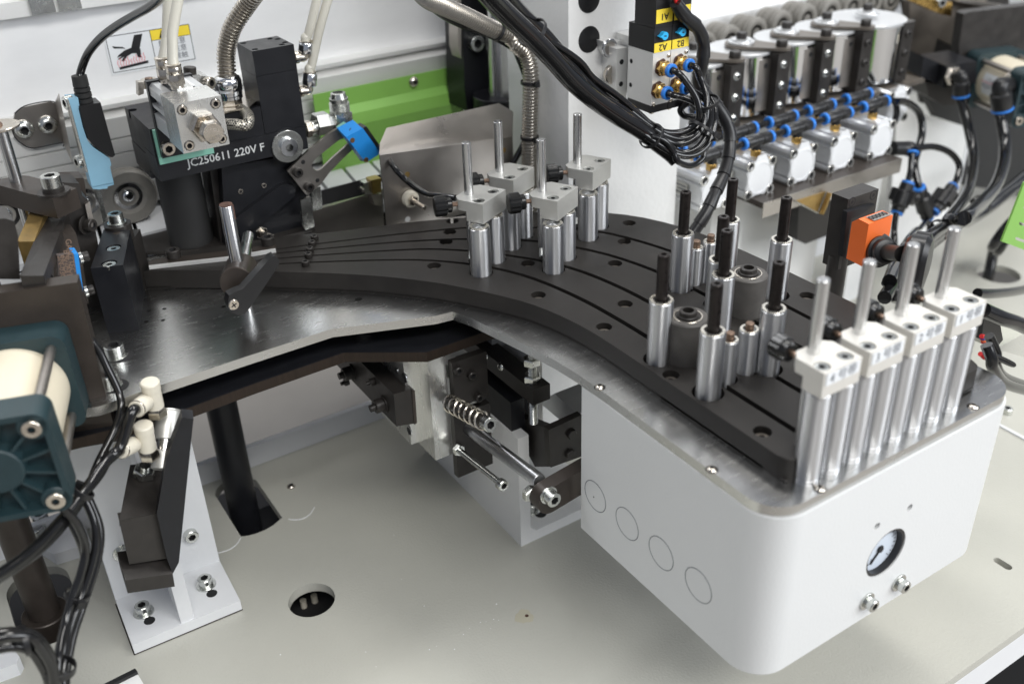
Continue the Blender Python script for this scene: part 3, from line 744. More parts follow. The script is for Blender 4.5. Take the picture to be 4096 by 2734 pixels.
part(t, 'arm', B().ext(pp, (0, -13, 0), .6), 'brown_oxide')
bolt(t, yw(CK(1478, 1140), 520), -Y_, size=8, washer=1.0)
nut(t, yw(CK(1352, 1120), 560), -Y_, 13, 7)
t = thing('adjusting_screw', 'vertical zinc adjusting screw with two hex nuts under the steel plate', 'screw', (407, 616, -130))
sx, sy = 406, 617
z_lo = up((sx, sy), CK(1385, 690)); stud(t, (sx, sy, z_lo), (sx, sy, -50), 4.6)
for v in (300, 405): nut(t, (sx, sy, up((sx, sy), CK(1378, v))-4), Z_, 14, 7)
t = thing('stop_bar', 'black square bar carrying the vertical adjusting screw', 'bar', (406, 660, -100))
zb_ = up((sx, sy), CK(1380, 420))
part(t, 'bar', B().bx(397.5, 416, 604, 760, zb_-17, zb_-1, .8), 'black_oxide')
for u, v in ((1087, 270), (1182, 338)):
    p = xw(CK(u, v), 397.5); bolt(t, p, -X_, size=4.5, kind='button')
t = thing('guide_carriage', 'white carriage casting with aluminium rail behind the adjusting screw', 'carriage', (450, 700, -170))
part(t, 'casting', B().bx(424, 432, 640, 820, -190, -58, 1).ext([(424, 690, -90), (424, 760, -90), (424, 760, -50), (424, 690, -50)], (-14, 0, 0), .8), 'cast_white')
part(t, 'back_web', B().bx(432, 560, 770, 778, TB, -40, 1), 'cast_white')
part(t, 'rail', B().ext([xw(CK(u, v), 440) for u, v in ((1420, 560), (1520, 505), (1665, 640), (1665, 770))], (30, 0, 0), .8), 'aluminium')
t = thing('hinge_bracket', 'black angled hinge bracket with dark bolts behind the pivot arm', 'bracket', (410, 600, -170))
part(t, 'side', B().ext([xw(CK(u, v), 412) for u, v in ((1250, 635), (1500, 735), (1500, 965), (1395, 965), (1360, 900), (1240, 790))], (8, 0, 0), 1), 'black_oxide')
part(t, 'front', B().ext([yw(CK(u, v), 575) for u, v in ((1480, 735), (1690, 640), (1690, 900), (1495, 970))], (0, 7, 0), 1), 'black_oxide')
for u, v in ((1305, 775), (1300, 850)):
    p = xw(CK(u, v), 412); bolt(t, p, -X_, size=5, kind='hex', m='black_oxide')
for u, v in ((1620, 755), (1610, 880)):
    p = yw(CK(u, v), 575); bolt(t, p, -Y_, size=5, kind='hex', m='black_oxide')
part(t, 'block', B().bx(397, 412, 640, 740, -190, -118, 1), 'black_anodised')
# ---- pillar through the table and its plate
px, py = zw(CS(1230, 240), TB)[:2]; py += 12
t = thing('support_pillar', 'thick black round pillar passing down through the oblong table opening', 'pillar', (px, py, -400))
part(t, 'pillar', B().cyl((px, py, -410), (px, py, -60), 15.5, seg=40), 'black_anodised')
part(t, 'cap_plate', B().bx(px-32, px+34, 735, 810, -66, -56, .5), 'black_anodised')
px, py = -16, 822
t = thing('post', 'brown steel post with a collar standing in the left table opening', 'post', (px, py, -400))
part(t, 'post', B().cyl((px, py, -410), (px, py, -30), 14.5, seg=36), 'brown_oxide')
part(t, 'collar', B().cyl((px, py, -410), (px, py, -292), 21, seg=36, ch=1), 'brown_oxide')
# ---- white tee stand
t = thing('tee_stand', 'white tee shaped stand with slotted foot and zinc bolts under the plate', 'stand', (90, 735, TB))
part(t, 'foot', B().ext([(40.5, 706, TB), (137.5, 703.5, TB), (139.5, 770, TB), (42.5, 776, TB)], (0, 0, 12), .8), 'white_paint')
part(t, 'web', B().ext([(84, 706.5, TB+12), (96, 706, TB+12), (99, 770, TB+12), (87, 771, TB+12)], (0, 0, 196), .8), 'white_paint')
part(t, 'back', B().ext([(42.5, 770, TB+12), (139.5, 766, TB+12), (139.5, 776, TB+12), (42.5, 780, TB+12)], (0, 0, 203), .8), 'white_paint')
part(t, 'scuffed_edge', B().tube([(40.2, 706, TB+.6), (137.8, 703.3, TB+.6)], .5, 5, 1).tube([(40.2, 706, TB+.6), (42, 778, TB+.6)], .7, 5, 1), 'burnt_edge')
for u, v in ((372, 1160), (900, 930)):
    p = zw(CS(u, v), TB+12); q = zw(CS(u+48, v+70), TB+12)
    part(t, 'slot', B().lathe((q.x, q.y, TB+12.05), Z_, [(5, 0), (4.9, .1)], 20), 'dark_void')
    bolt(t, (p.x, p.y, TB+12), size=8, washer=1.15)
for u, v in ((755, 480), (195, 650)):
    p = yw(CS(u, v), 770); bolt(t, p, -Y_, size=8, washer=1.15)
# ---- small tilted air cylinder with its mounting
PLN = V((.80, -.58, .0)); 
t = thing('mount_block', 'black steel mounting plate and block leaning in front of the white stand', 'mount', (90, 660, -230))
ym = 655
zf = dw(CS(240, 960), 850).z
b = B().ext([yw(C0(u, v), ym) for u, v in ((733, 565), (970, 520), (1032, 795), (795, 832))], V((1, 9, 1)), .6)
part(t, 'block', b, 'black_oxide')
tl_, tr_, tr2, tl2 = yw(C0(733, 563), ym), yw(C0(970, 518), ym), yw(C0(1022, 192), ym+52), yw(C0(800, 222), ym+52)
part(t, 'block_top', B().ext([tl_, tr_, tr2, tl2], V((0, 12, -14)), .6), 'black_oxide')
part(t, 'foot', B().ext([yw(C0(u, v), ym-8) for u, v in ((770, 930), (1062, 890), (1075, 968), (785, 1010))], V((2, 24, 10)), .6), 'black_oxide')
part(t, 'plate', B().ext([yw(C0(u, v), ym-6) for u, v in ((1062, 890), (1100, 820), (1178, 50), (1190, -60), (1120, -70), (1024, 185), (964, 522), (1026, 797))], V((3, 12, 0)), .4), 'black_anodised')
nz = (tr_-tl_).cross(tr2-tr_).normalized(); nz = nz if nz.z > 0 else -nz
p = on(C0(885, 285), tl_, nz)
nut(t, p, nz, 15, 8); part(t, 'screw_end', B().cyl(p, p+nz*11.5, 4.2, seg=20), 'zinc')
t = thing('air_cylinder', 'small stainless air cylinder with two cream elbow fittings at the left', 'air cylinder', (110, 740, -120))
c0_ = yw(C0(1010, 190), 672); c1_ = yw(B0(1040, 1300), 692)
part(t, 'barrel', B().cyl(c0_, c1_, 8.2, seg=32), 'polished_steel')
dd = (c1_-c0_).normalized()
part(t, 'head', B().lathe(c1_-dd*22, dd, [(8.4, 0), (9.8, .6), (9.8, 22), (8.4, 23), (8.4, 24)], 32), 'anodised')
part(t, 'tail', B().lathe(c0_-dd*8, dd, [(7, 0), (9.4, 1), (9.4, 14), (8.6, 15)], 32), 'anodised')
def elbow(name_t, top, body, side0, side1, yd):
    tt = thing('speed_fitting', name_t, 'fitting', yw(body, yd), 'cream elbow fittings on the small air cylinder')
    T_, Bd = yw(top, yd-2), yw(body, yd); S0, S1 = yw(side0, yd-2), yw(side1, yd-16)
    ax = (T_-Bd).normalized()
    part(tt, 'knob', B().lathe(T_-ax*7, ax, [(6.3, 0), (7.0, .8), (7.0, 7), (6.2, 8), (4, 8.2)], 28, rf=lambda k, q: 1+(.02 if int(q*28) % 2 else 0)), 'fitting_white')
    part(tt, 'body', B().cyl(Bd, T_-ax*6, 6.6, seg=28, ch=.6), 'fitting_white')
    part(tt, 'hex_base', B().lathe(Bd-ax*8, ax, [(7.4, 0), (7.8, .6), (7.8, 6), (6.4, 8)], 6), 'nickel')
    sd = (S1-S0).normalized()
    part(tt, 'branch', B().lathe(S0-sd*4, sd, [(5.2, 0), (6.4, 6), (6.4, (S1-S0).length+2), (5.8, (S1-S0).length+3), (4, (S1-S0).length+3)], 28), 'fitting_white')
    part(tt, 'collar', B().pipe(S1-sd*3, S1-sd*1.6, 6.7, 5, 28, .2), 'nickel')
    return S1, sd
e1, d1 = elbow('cream elbow fitting, upper of the two on the small air cylinder', B0(920, 1120), B0(955, 1270), B0(905, 1230), B0(832, 1290), 678)
e2, d2 = elbow('cream elbow fitting, lower of the two on the small air cylinder', B0(880, 1385), B0(910, 1530), B0(820, 1500), B0(735, 1540), 668)
def tubes(name, label, cat, pts, r, m='cable_black', group=None, sub=8, seg=12):
    return solo(name, label, cat, B().tube(pts, r, seg, sub), m, group)
tubes('air_hose', 'thick black hose from the upper cream fitting down to the lower left', 'hose', [e1-d1*2, e1+d1*6]+[yw(C0(u, v), y) for u, v, y in ((740, 110, 652), (640, 215, 640), (545, 350, 626), (430, 530, 610), (250, 730, 590), (60, 870, 570), (-90, 960, 560))], 3.9)
tubes('air_hose', 'thick black hose from the lower cream fitting joining the bundle at left', 'hose', [e2-d2*2, e2+d2*6]+[yw(C0(u, v), y) for u, v, y in ((660, 190, 645), (600, 290, 634), (500, 410, 618), (380, 560, 604), (200, 745, 584), (20, 880, 566), (-120, 960, 556))], 3.9)

# ================================================================== LEFT: BIG AIR CYLINDER, ARMS, SENSOR
AZ = math.radians(17.5); aD = V((math.sin(AZ), math.cos(AZ), 0)); bD = V((math.cos(AZ), -math.sin(AZ), 0))
def L(b_, a_, z): return bD*b_+aD*a_+Z_*z
def lon(s, a_): return on(s, aD*a_, aD)
bc, zc_ = -189.0, 13.5
def big_cylinder(label, L, bc, zc, a0, a1, a2, a3, bolts=True, rot=None):
    t = thing('pneumatic_cylinder', label, 'pneumatic cylinder', L(bc, (a0+a3)/2, zc-38))
    ax = (L(0, 1, 0)-L(0, 0, 0)).normalized(); bx = (L(1, 0, 0)-L(0, 0, 0)).normalized()
    def sq(h, r, n=6):
        pts = []
        for cx, cz, s in ((h-r, h-r, 0), (-h+r, h-r, 90), (-h+r, -h+r, 180), (h-r, -h+r, 270)):
            for i in range(n+1):
                g = math.radians(s+90*i/n); pts.append((cx+r*math.cos(g), cz+r*math.sin(g)))
        return pts
    # front cap: a real dished casting (rim, ribs, hub, corner bosses)
    def at(x, z, a_): return L(bc+x, a_, zc+z)
    o = sq(38, 9)
    fc_ = part(t, 'front_cap', B().ext([at(x, z, a0+9) for x, z in o], ax*(a1-a0-9), .8), 'teal')
    n = len(o); bm = B(); i2 = sq(34, 7)
    v0 = [bm.bm.verts.new(at(x, z, a0+9)) for x, z in o]; v1 = [bm.bm.verts.new(at(x, z, a0)) for x, z in o]
    v2 = [bm.bm.verts.new(at(x, z, a0)) for x, z in i2]; v3 = [bm.bm.verts.new(at(x*.97, z*.97, a0+9)) for x, z in i2]
    for A_, B_ in ((v0, v1), (v1, v2), (v2, v3)):
        for i in range(n): bm.bm.faces.new((A_[i], A_[(i+1) % n], B_[(i+1) % n], B_[i]))
    part(fc_, 'rim', bm, 'teal')
    part(fc_, 'hub', B().lathe(at(0, 0, a0+9), -ax, [(17.5, 0), (16.5, 8.2), (15.5, 9), (6, 9.2)], 36), 'teal')
    for g in range(0, 360, 30):
        if g % 90 == 45: continue
        c_, s_ = math.cos(math.radians(g+15)), math.sin(math.radians(g+15)); R = 33/max(abs(c_), abs(s_))
        d_ = bx*c_+Z_*s_; m_ = bx*-s_+Z_*c_
        part(fc_, 'rib', B().obx(at(0, 0, a0+1.5)+d_*16-m_*1, d_*(R-15), m_*2, ax*8, .3), 'teal')
    for x in (-28.3, 28.3):
        for z in (-28.3, 28.3):
            part(fc_, 'corner_boss', B().lathe(at(x, z, a0+9), -ax, [(9.6, 0), (9.2, 8.4), (8.6, 9)], 28), 'teal')
            bolt(t, at(x, z, a0+.2), -ax, size=7.4, kind='csk', m='nickel')
            part(t, 'tie_rod', B().cyl(at(x, z, a1-1), at(x, z, a2+1), 3.6, seg=16), 'stainless')
    part(t, 'barrel', B().cyl(at(0, 0, a1), at(0, 0, a2), 33.5, seg=64), 'cream')
    part(t, 'rear_cap', B().ext([at(x, z, a2) for x, z in o], ax*(a3-a2), 1.6), 'teal')
    return t, at, ax, bx
big_cylinder('large cream pneumatic cylinder with dark teal end caps at the lower left', L, bc, zc_, 566, 590, 665, 690)
t = thing('tool_bracket', 'dark brown steel bracket plate behind the large left pneumatic cylinder', 'bracket', L(-190, 700, -30))
part(t, 'plate', B().ext([L(-330, 690.5, -60), L(-140, 690.5, -60), L(-137, 690.5, 78), L(-330, 690.5, 78)], aD*14, .8), 'brown_oxide')
ZA = dw(G3(530, 960), 800).z if 'G3' in globals() else 0
G1 = crop(480, 100, 2.6133); G2 = crop(480, 560, 2.61); G3 = crop(0, 380, 2.529); G4 = crop(2700, 0, 2.6133); G5 = crop(3100, 250, 2.24); G6 = crop(3450, 0, 2.613); G7 = crop(3150, 700, 1.96); G8 = crop(2300, 0, 2.24)
ZA = dw(G3(530, 960), 800).z
print('ZA', ZA)
t = thing('swing_arm', 'brown steel arm with a zinc cap screw and an upright rod at the far left', 'arm', dw(G3(300, 950), 800))
part(t, 'arm', B().ext([zw(G3(u, v), ZA) for u, v in ((-120, 870), (0, 848), (225, 812), (290, 818), (772, 942), (530, 1050), (285, 995), (0, 915), (-120, 900))], (0, 0, -17), .8), 'brown_oxide')
p = zw(G3(548, 985), ZA)
part(t, 'black_washer', B().cyl(p, p+Z_*1.6, 12.5, seg=32), 'black_oxide'); part(t, 'spacer', B().cyl(p, p+Z_*5, 8.4, seg=28), 'black_oxide')
bolt(t, p+Z_*5, size=9.6)
rp = zw(G3(165, 872), ZA); zt_ = up(rp, G3(45, 320))
t = thing('disc_rod', 'polished rod topped by a thin yellowish disc at the far left', 'rod', rp)
part(t, 'rod', B().cyl((rp.x, rp.y, ZA-70), (rp.x, rp.y, zt_), 5.0, ch=.4), 'polished_steel')
part(t, 'disc', B().cyl((rp.x-2, rp.y, zt_), (rp.x-2, rp.y, zt_+2.2), 17, seg=48, ch=.5), 'nickel')
bolt(t, (rp.x-3, rp.y, zt_+2.2), size=6, kind='button', m='copper')
t = thing('wooden_block', 'tan block wedged below the brown arm at far left', 'block', zw(G3(300, 1300), ZA-20))
part(t, 'block', B().ext([zw(G3(u, v), ZA-20) for u, v in ((330, 1120), (465, 1165), (345, 1480), (172, 1482))], (0, 0, -26), .8), 'dull_brass')
t = thing('flat_bar', 'grey steel flat bar sloping down from the brown arm to the bracket', 'bar', L(-170, 705, 95))
q = [zw(A2(480, 640), ZA-28), zw(A2(722, 610), ZA-28), lon(A2(455, 1312), 694), lon(A2(205, 1315), 694)]
part(t, 'bar', B().ext(q, (0, 0, -9), .5), 'black_oxide')
p = (q[0]+q[1])/2+(q[3]-q[0])*.12
part(t, 'hole', B().lathe(p+Z_*.2, Z_, [(7, 0), (6.9, .1)], 20), 'dark_void')
t = thing('machine_casting', 'dark brown machine casting between the grey bar and the black clamp block', 'tool', dw(G3(800, 1300), 900))
part(t, 'casting', B().ext([yw(G3(u, v), 855) for u, v in ((560, 880), (800, 895), (835, 1020), (900, 1070), (965, 1360), (1030, 1700), (1090, 2300), (300, 2300), (560, 1568), (690, 1180))], (0, 26, 0), 1), 'black_oxide')
part(t, 'top_piece', B().ext([yw(G3(u, v), 900) for u, v in ((610, 850), (845, 838), (860, 900), (880, 1080), (640, 1000))], (0, 20, 0), 1), 'brown_oxide')
part(t, 'bright_strip', B().ext([yw(G3(u, v), 850) for u, v in ((862, 1110), (905, 1078), (968, 1352), (915, 1365))], (0, 10, 0), .5), 'stainless')
bolt(t, yw(G3(860, 1312), 853), -Y_+X_*.8, size=7, m='black_oxide', washer=1.2)
part(t, 'inner_face', B().ext([yw(A2(u, v), 810) for u, v in ((560, 880), (790, 860), (850, 1080), (930, 1600), (740, 1600), (560, 1330))], (0, 20, 0), 1), 'brown_oxide')
t = thing('cast_bracket', 'dark rounded cast bracket at the left image edge', 'bracket', dw(A2(60, 1000), 760))
part(t, 'casting', B().ext([yw(A2(u, v), 735) for u, v in ((-60, 720), (60, 715), (150, 745), (190, 900), (210, 1350), (-60, 1350))], (0, 30, 0), 1.5), 'black_oxide')
# blue photo sensor at left
def sbox(T, name, pts, y, th, m, bev=.5):
    return part(T, name, B().ext([yw(p, y) for p in pts], (0, th, 0), bev), m)
t = thing('photo_sensor', 'bright blue sensor with grey printed face beside the brown casting', 'sensor', dw(A2(760, 1300), 790))
sbox(t, 'housing', [A2(u, v) for u, v in ((762, 1088), (818, 1085), (878, 1528), (830, 1542))], 765, 14, 'sensor_blue')
sbox(t, 'face', [A2(u, v) for u, v in ((596, 1105), (772, 1090), (835, 1535), (740, 1470), (700, 1310), (610, 1310))], 764, 5, 'sensor_face')
for k, s in enumerate(('GANZTEC BGS-S', 'BN-24VDC', 'BK-OUT', 'SN-0302')):
    text(t, s, yw(A2(748-34*k, 1215+8*k), 763.6), yw(A2(770, 1380), 763)-yw(A2(742, 1180), 763), X_, 6.0, 'sensor_print', align='CENTER')
for u, v in ((850, 1128), (905, 1478)):
    p = yw(A2(u-20, v), 770); part(t, 'washer', B().cyl(p, p+X_*2, 4.6, seg=20), 'zinc'); bolt(t, p+X_*2, X_, size=5, m='black_oxide')
# black clamp block with two screws and knurled screw behind
t = thing('clamp_block', 'black steel block with two recessed zinc screws standing on the steel plate', 'block', (125, 830, PT))
bf = [(100.5, 799), (124, 789.5), (147.5, 858), (128.5, 873)]
o = part(t, 'block', B().ext([(x, y, PT) for x, y in bf], (0, 0, 42.5-PT), .8), 'black_anodised')
c = B(); sp = []
for u, v in ((670, 388), (697, 292)):
    p = zw(B0(u, v), 42.5); sp.append(p); c.cyl((p.x, p.y, 38.6), (p.x, p.y, 50), 6.4, seg=24)
cut(o, c)
for p in sp: bolt(t, (p.x, p.y, 38.9), size=7, kind='csk')
p = zw(B0(717, 202), 42.5); part(t, 'dowel', B().lathe((p.x, p.y, 42.5), Z_, [(3.4, 0), (3.3, .1)], 20), 'brown_oxide')
part(t, 'rear_block', B().ext([(130, 874, PT), (148, 860, PT), (160, 880, PT), (141, 896, PT)], (0, 0, 50), 1), 'black_oxide')
p = zw(B0(722, 150), 44); part(t, 'boss', B().cyl((p.x, p.y, 10), (p.x, p.y, 45), 11.5, seg=32), 'black_oxide')
bolt(t, (p.x, p.y, 45), size=8.2, washer=1.0)
# lever clamp
t = thing('lever_clamp', 'clamp with upright polished rod, grey collar and black lever on the steel plate', 'lever clamp', (208, 760, PT))
part(t, 'post', B().cyl((212, 771, PT), (210, 768, 22), 4.6), 'polished_steel')
part(t, 'rod', B().lathe((207.5, 760, 16), Z_, [(5.6, 0), (5.6, 67), (5.2, 67.6)], 28), 'polished_steel')
part(t, 'rod_tip', B().cyl((207.5, 760, 83.4), (207.5, 760, 84.2), 5.3, seg=28).obx((208.3, 755.3, 71), (4.3, 1, 0), (-1, 4.3, 0), (0, 0, 12.8), .3), 'rust')
f_ = yw(G2(1215, 1490), 741); k_ = yw(G2(1270, 1330), 778)
ax_ = (f_-k_).normalized(); Lc = (f_-k_).length
part(t, 'collar', B().cyl(k_, f_, 13.6, seg=44, ch=.7), 'brown_oxide')
bk = yw(G2(1340, 1000), 815); part(t, 'cross_rod', B().cyl(yw(G2(1300, 1240), 775), bk, 5.0), 'polished_steel')
lp = [(1378, 610), (1385, 560), (1420, 540), (1470, 520), (1560, 420), (1640, 330), (1665, 318), (1692, 345), (1690, 375), (1600, 510), (1510, 640), (1480, 672), (1440, 682), (1395, 660)]
fy = 732
part(t, 'lever', B().ext([yw(B0(u, v), fy) for u, v in lp], (0, -9, 0), 1.6, 3), 'black_plastic')
p = yw(B0(1436, 642), fy-9); part(t, 'screw', B().lathe(p, -Y_, [(4.6, 0), (4.6, .6), (4, 1.3)], 24), 'nickel')
for uu in (X_*.9+Z_*.4, Z_*.9-X_*.4): part(t, 'cross_slot', B().cbx(p-Y_*1.32, uu*5, uu.cross(Y_)*1.0, Y_*.1, 0), 'ink')
# tape lead-in strip
t = thing('tape_strip', 'steel lead-in strip with two black screws on the left end of the guide', 'strip', (200, 860, 0))
zs_ = 4.0
sp_ = [(912, 378), (912, 400), (1382, 348), (1690, 296), (1695, 268), (1400, 310), (955, 362)]
part(t, 'strip', B().ext([zw(B0(u, v), zs_) for u, v in sp_], (0, 0, -3.5), .2), 'brown_oxide')
b = B()
pe = [zw(B0(u, v), zs_+.15) for u, v in ((912, 402), (1382, 350), (1690, 298))]
for i in range(2): b.cbx((pe[i]+pe[i+1])/2-Z_*1.6+V((.3, -.8, 0)), (pe[i+1]-pe[i]), (pe[i+1]-pe[i]).cross(Z_).normalized()*1.6, (0, 0, 3.6), .1)
part(t, 'bright_edge', b, 'cast_silver')
part(t, 'wedge', B().ext([zw(B0(u, v), .5) for u, v in ((915, 402), (1690, 296), (1700, 330), (1440, 420), (1380, 432), (915, 428))], (0, 0, -18), .2), 'guide_black')
for u, v in ((1070, 352), (1650, 272)):
    bolt(t, zw(B0(u, v), zs_), size=8, m='black_oxide')
# inductive plug seal tool with light blue body
YS = 950
t = thing('edge_sensor', 'light blue sensor head with black plug on a steel plate near the rear wall', 'sensor', yw(G3(1000, 940), YS))
blue = [(690, 40), (790, 30), (803, 110), (795, 140), (840, 330), (880, 450), (940, 525), (1110, 640), (1128, 715), (1112, 722), (1150, 885), (930, 930), (890, 770), (870, 690), (720, 130)]
part(t, 'body', B().ext([yw(G3(u, v), YS) for u, v in blue], (0, 16, 0), .6), 'sky_blue')
part(t, 'face_plate', B().ext([yw(G3(u, v), YS-1) for u, v in ((676, 52), (694, 48), (890, 780), (870, 784))], (0, 10, 0), .1), 'zinc')
blk = [(800, 115), (1018, 78), (1165, 608), (1140, 630), (1112, 628), (955, 520), (895, 455), (840, 290)]
part(t, 'plug', B().ext([yw(G3(u, v), YS-2) for u, v in blk], (0, 20, 0), .8), 'black_plastic')
part(t, 'sole', B().ext([yw(G3(u, v), YS+1) for u, v in ((930, 932), (1150, 888), (1152, 908), (1090, 925), (1085, 945), (1000, 955), (940, 950))], (0, 14, 0), .3), 'sky_blue')
part(t, 'feeler', B().ext([yw(G3(u, v), YS+8) for u, v in ((970, 955), (1015, 948), (1085, 1260), (1045, 1300))], (0, 2, 0), .2), 'zinc')
for u, v in ((620, 80), (740, 675)):
    p = yw(G3(u, v), YS+10); bolt(t, p+X_*9-Y_*2, -X_-Y_*.25, size=7.5)
yb = YS+9; bz = [yw(A1(u, v), yb) for u, v in ((665, 800), (650, 735), (636, 690), (628, 640), (618, 590))]
bx_ = bz[-1]; ax_ = (bz[-1]-bz[0]).normalized(); h = (bz[-1]-bz[0]).length
pr = []
for r0, r1, h0, h1 in ((7.4, 7.2, 0, .16), (7.4, 7.2, .2, .38), (7.2, 7.0, .42, .56), (7.0, 6.6, .6, 1)):
    pr += [(5.6, h0*h-.01), (r0, h0*h+.3), (r1, h1*h-.3), (5.6, h1*h)]
part(t, 'strain_relief', B().lathe(bz[0], ax_, pr, 28), 'rubber')
cb_ = [bz[-1]-ax_*3]+[yw(A1(u, v), yy) for u, v, yy in ((640, 540, 960), (690, 420, 950), (780, 310, 925), (900, 215, 890), (1040, 130, 850), (1170, 55, 810), (1260, -20, 780), (1330, -110, 740))]
tubes('sensor_cable', 'black cable rising from the light blue sensor across the rear wall', 'cable', cb_, 3.6)
# stainless bracket holding it
t = thing('wall_bracket', 'dark stainless bracket with two domed bolts on the rear panel', 'bracket', yw(G3(350, 400), WY-32))
YB = WY-33
part(t, 'flange', B().ext([yw(G3(u, v), YB) for u, v in ((150, 185), (215, 130), (510, 68), (560, 85), (640, 470), (345, 535), (240, 500), (160, 430), (118, 340))], (0, 2.5, 0), .2), 'stainless')
part(t, 'arm', B().ext([yw(G3(560, 80), YB), yw(G3(640, 480), YB), yw(G3(740, 700), YS+14), yw(G3(600, -10), YS+16)], (0, 2.5, 0), .2), 'stainless')
part(t, 'marker_outline', B().tube([yw(G3(u, v), YB-.3) for u, v in ((580, 88), (505, 62), (330, 88), (215, 128), (150, 188))], .55, 5, 3).tube([yw(G3(u, v), YB-.3) for u, v in ((118, 330), (150, 425), (230, 500), (345, 538), (630, 482), (638, 520))], .55, 5, 3), 'ink')
for u, v in ((242, 345), (482, 300)):
    bolt(t, yw(G3(u, v), YB), -Y_, size=10, kind='button')
# conveyor wheels and white slats under the beam
def wheel(s, y, r, label, w=16):
    p = yw(s, y); t = thing('rubber_roller', label, 'roller', p, 'grey rubber conveyor wheels below the beam')
    part(t, 'tyre', B().lathe(p+Y_*w, -Y_, [(r*.9, 0), (r, 1.5), (r, w*.45), (r*.96, w*.5), (r, w*.55), (r, w-2), (r*.94, w), (r*.6, w+.4), (r*.52, w-4), (r*.45, w-6)], 48), 'wheel_grey')
    part(t, 'bearing', B().pipe(p-Y_*0-Y_*.3+Y_*5, p+Y_*7, r*.52, r*.36, 36, .4), 'chrome')
    part(t, 'hub', B().lathe(p+Y_*8, -Y_, [(r*.36, 0), (r*.36, .4)], 24), 'dark_void')
    bolt(t, p+Y_*7, -Y_, size=8, kind='button', m='chrome')
wheel(G3(1315, 1040), 1000, 28, 'grey conveyor wheel with chrome screw beside the glue unit')
wheel(G3(880, 1100), 1010, 27, 'grey conveyor wheel hidden behind the light blue sensor')
wheel(G3(60, 1230), 1000, 27, 'grey conveyor wheel below the brown arm at far left')

# ================================================================== GLUE UNIT
YG = 890.0
t = thing('glue_pot', 'black machined glue unit with white lettering and a tall square tower', 'glue unit', (260, 920, PT))
o = part(t, 'main_block', B().bx(189, 291.5, YG, 975, 84, 116, 1), 'black_anodised')
c = B(); 
for u, v in ((125, 890), (1390, 828)):
    p = zw(G1(u, v), 116); c.cyl((p.x, p.y, 108), (p.x, p.y, 120), 4.6, seg=20)
cut(o, c)
part(t, 'front_bar', B().bx(188.6, 331.5, YG-2, YG+35, 68, 90, .8), 'black_anodised')
part(t, 'rear_block', B().bx(188.6, 331.5, YG+33.5, 975, 60, 83.5, .8), 'black_anodised')
o = part(t, 'tower', B().bx(292, 332, YG, 931, 90.2, 144, .8).bx(292, 332, YG, 931, 144.3, 167, .8), 'black_anodised')
c = B()
for u, v in ((1290, 192), (1410, 255), (1565, 145), (1648, 148), (1725, 182), (1693, 205)):
    p = zw(G1(u, v), 167); c.cyl((p.x, p.y, 158), (p.x, p.y, 170), 2.9, seg=16)
cut(o, c)
text(t, 'JC250611 220V F', yw(G1(1115, 1362), YG-2.1), X_, Z_, 10.6, 'text_white', sx=.98, bold=.12)
p = yw(G1(1745, 1265), YG-2)
part(t, 'washer', B().cyl(p, p-Y_*2.5, 17.2/1.1, seg=44, ch=.5), 'zinc')
bolt(t, p-Y_*2.4, -Y_, size=11, kind='csk', m='chrome')
part(t, 'bolt_boss', B().cyl(p+Y_*6, p+V((0, .2, 0)), 17, seg=40), 'black_anodised')
part(t, 'side_panel', B().ext([yw(G2(u, v), 900) for u, v in ((1060, 290), (1560, 200), (1900, 150), (2000, 600), (2030, 940), (1900, 1010), (1240, 1100), (1110, 1120))], (0, 60, 0), .8), 'black_anodised')
part(t, 'panel_edge', B().ext([yw(G2(u, v), 912) for u, v in ((940, 310), (1060, 290), (1110, 1120), (1060, 1140))], (0, 30, 0), .5), 'black_oxide')
part(t, 'boss_rib', B().ext([yw(G2(u, v), 899.5) for u, v in ((1160, 820), (1640, 470), (1720, 440), (1790, 460), (1815, 510), (1800, 570), (1740, 630), (1450, 860), (1250, 1000))], (0, -5, 0), 2.2, 3), 'black_anodised')
for u, v in ((1260, 538), (1505, 475)):
    p = yw(G2(u, v), 899.6); part(t, 'grub_hole', B().pipe(p+Y_*.3, p-Y_*.4, 2.6, 1.4, 16, .2), 'nickel')
tc = yw(G2(690, 700), 925)
part(t, 'heater_sleeve', B().cyl((tc.x+1, 935, PT-2), (tc.x+1, 935, 68), 21, seg=48), 'rubber')
part(t, 'rubber_flange', B().ext([zw(G2(u, v), PT+.5) for u, v in ((180, 1030), (520, 930), (1900, 800), (2040, 950), (1250, 1150), (240, 1200))], (0, 0, 3), .5), 'black_oxide')
# mint seal + black cylinder flange
part(t, 'seal', B().bx(190.5, 240, YG-5.5, YG-2.2, 84.5, 116, .3), 'mint')
t = thing('valve_cylinder', 'silver square air cylinder with hex bolt and two nickel fittings on the glue unit', 'air cylinder', (212, 840, 100))
part(t, 'flange', B().bx(192.5, 232, YG-12, YG-5.6, 92, 160, .8), 'black_anodised')
p = yw(G1(488, 1277), YG-12); bolt(t, p, -Y_, size=7.5, m='nickel')
yf = 800; X0, X1 = 192.5, 231.0; Z0, Z1 = 118.5, 159.5
o = part(t, 'front_cap', B().bx(X0, X1, yf, yf+38, Z0, Z1, .8), 'milled_alu')
cc = B(); bl = []
for x in (X0+5.6, X1-5.6):
    for z in (Z0+5.8, Z1-5.8): cc.cyl((x, yf-2, z), (x, yf+4, z), 4.4, seg=24); bl.append((x, yf+3.9, z))
cut(o, cc)
for q in bl: bolt(t, q, -Y_, size=4.9, m='nickel')
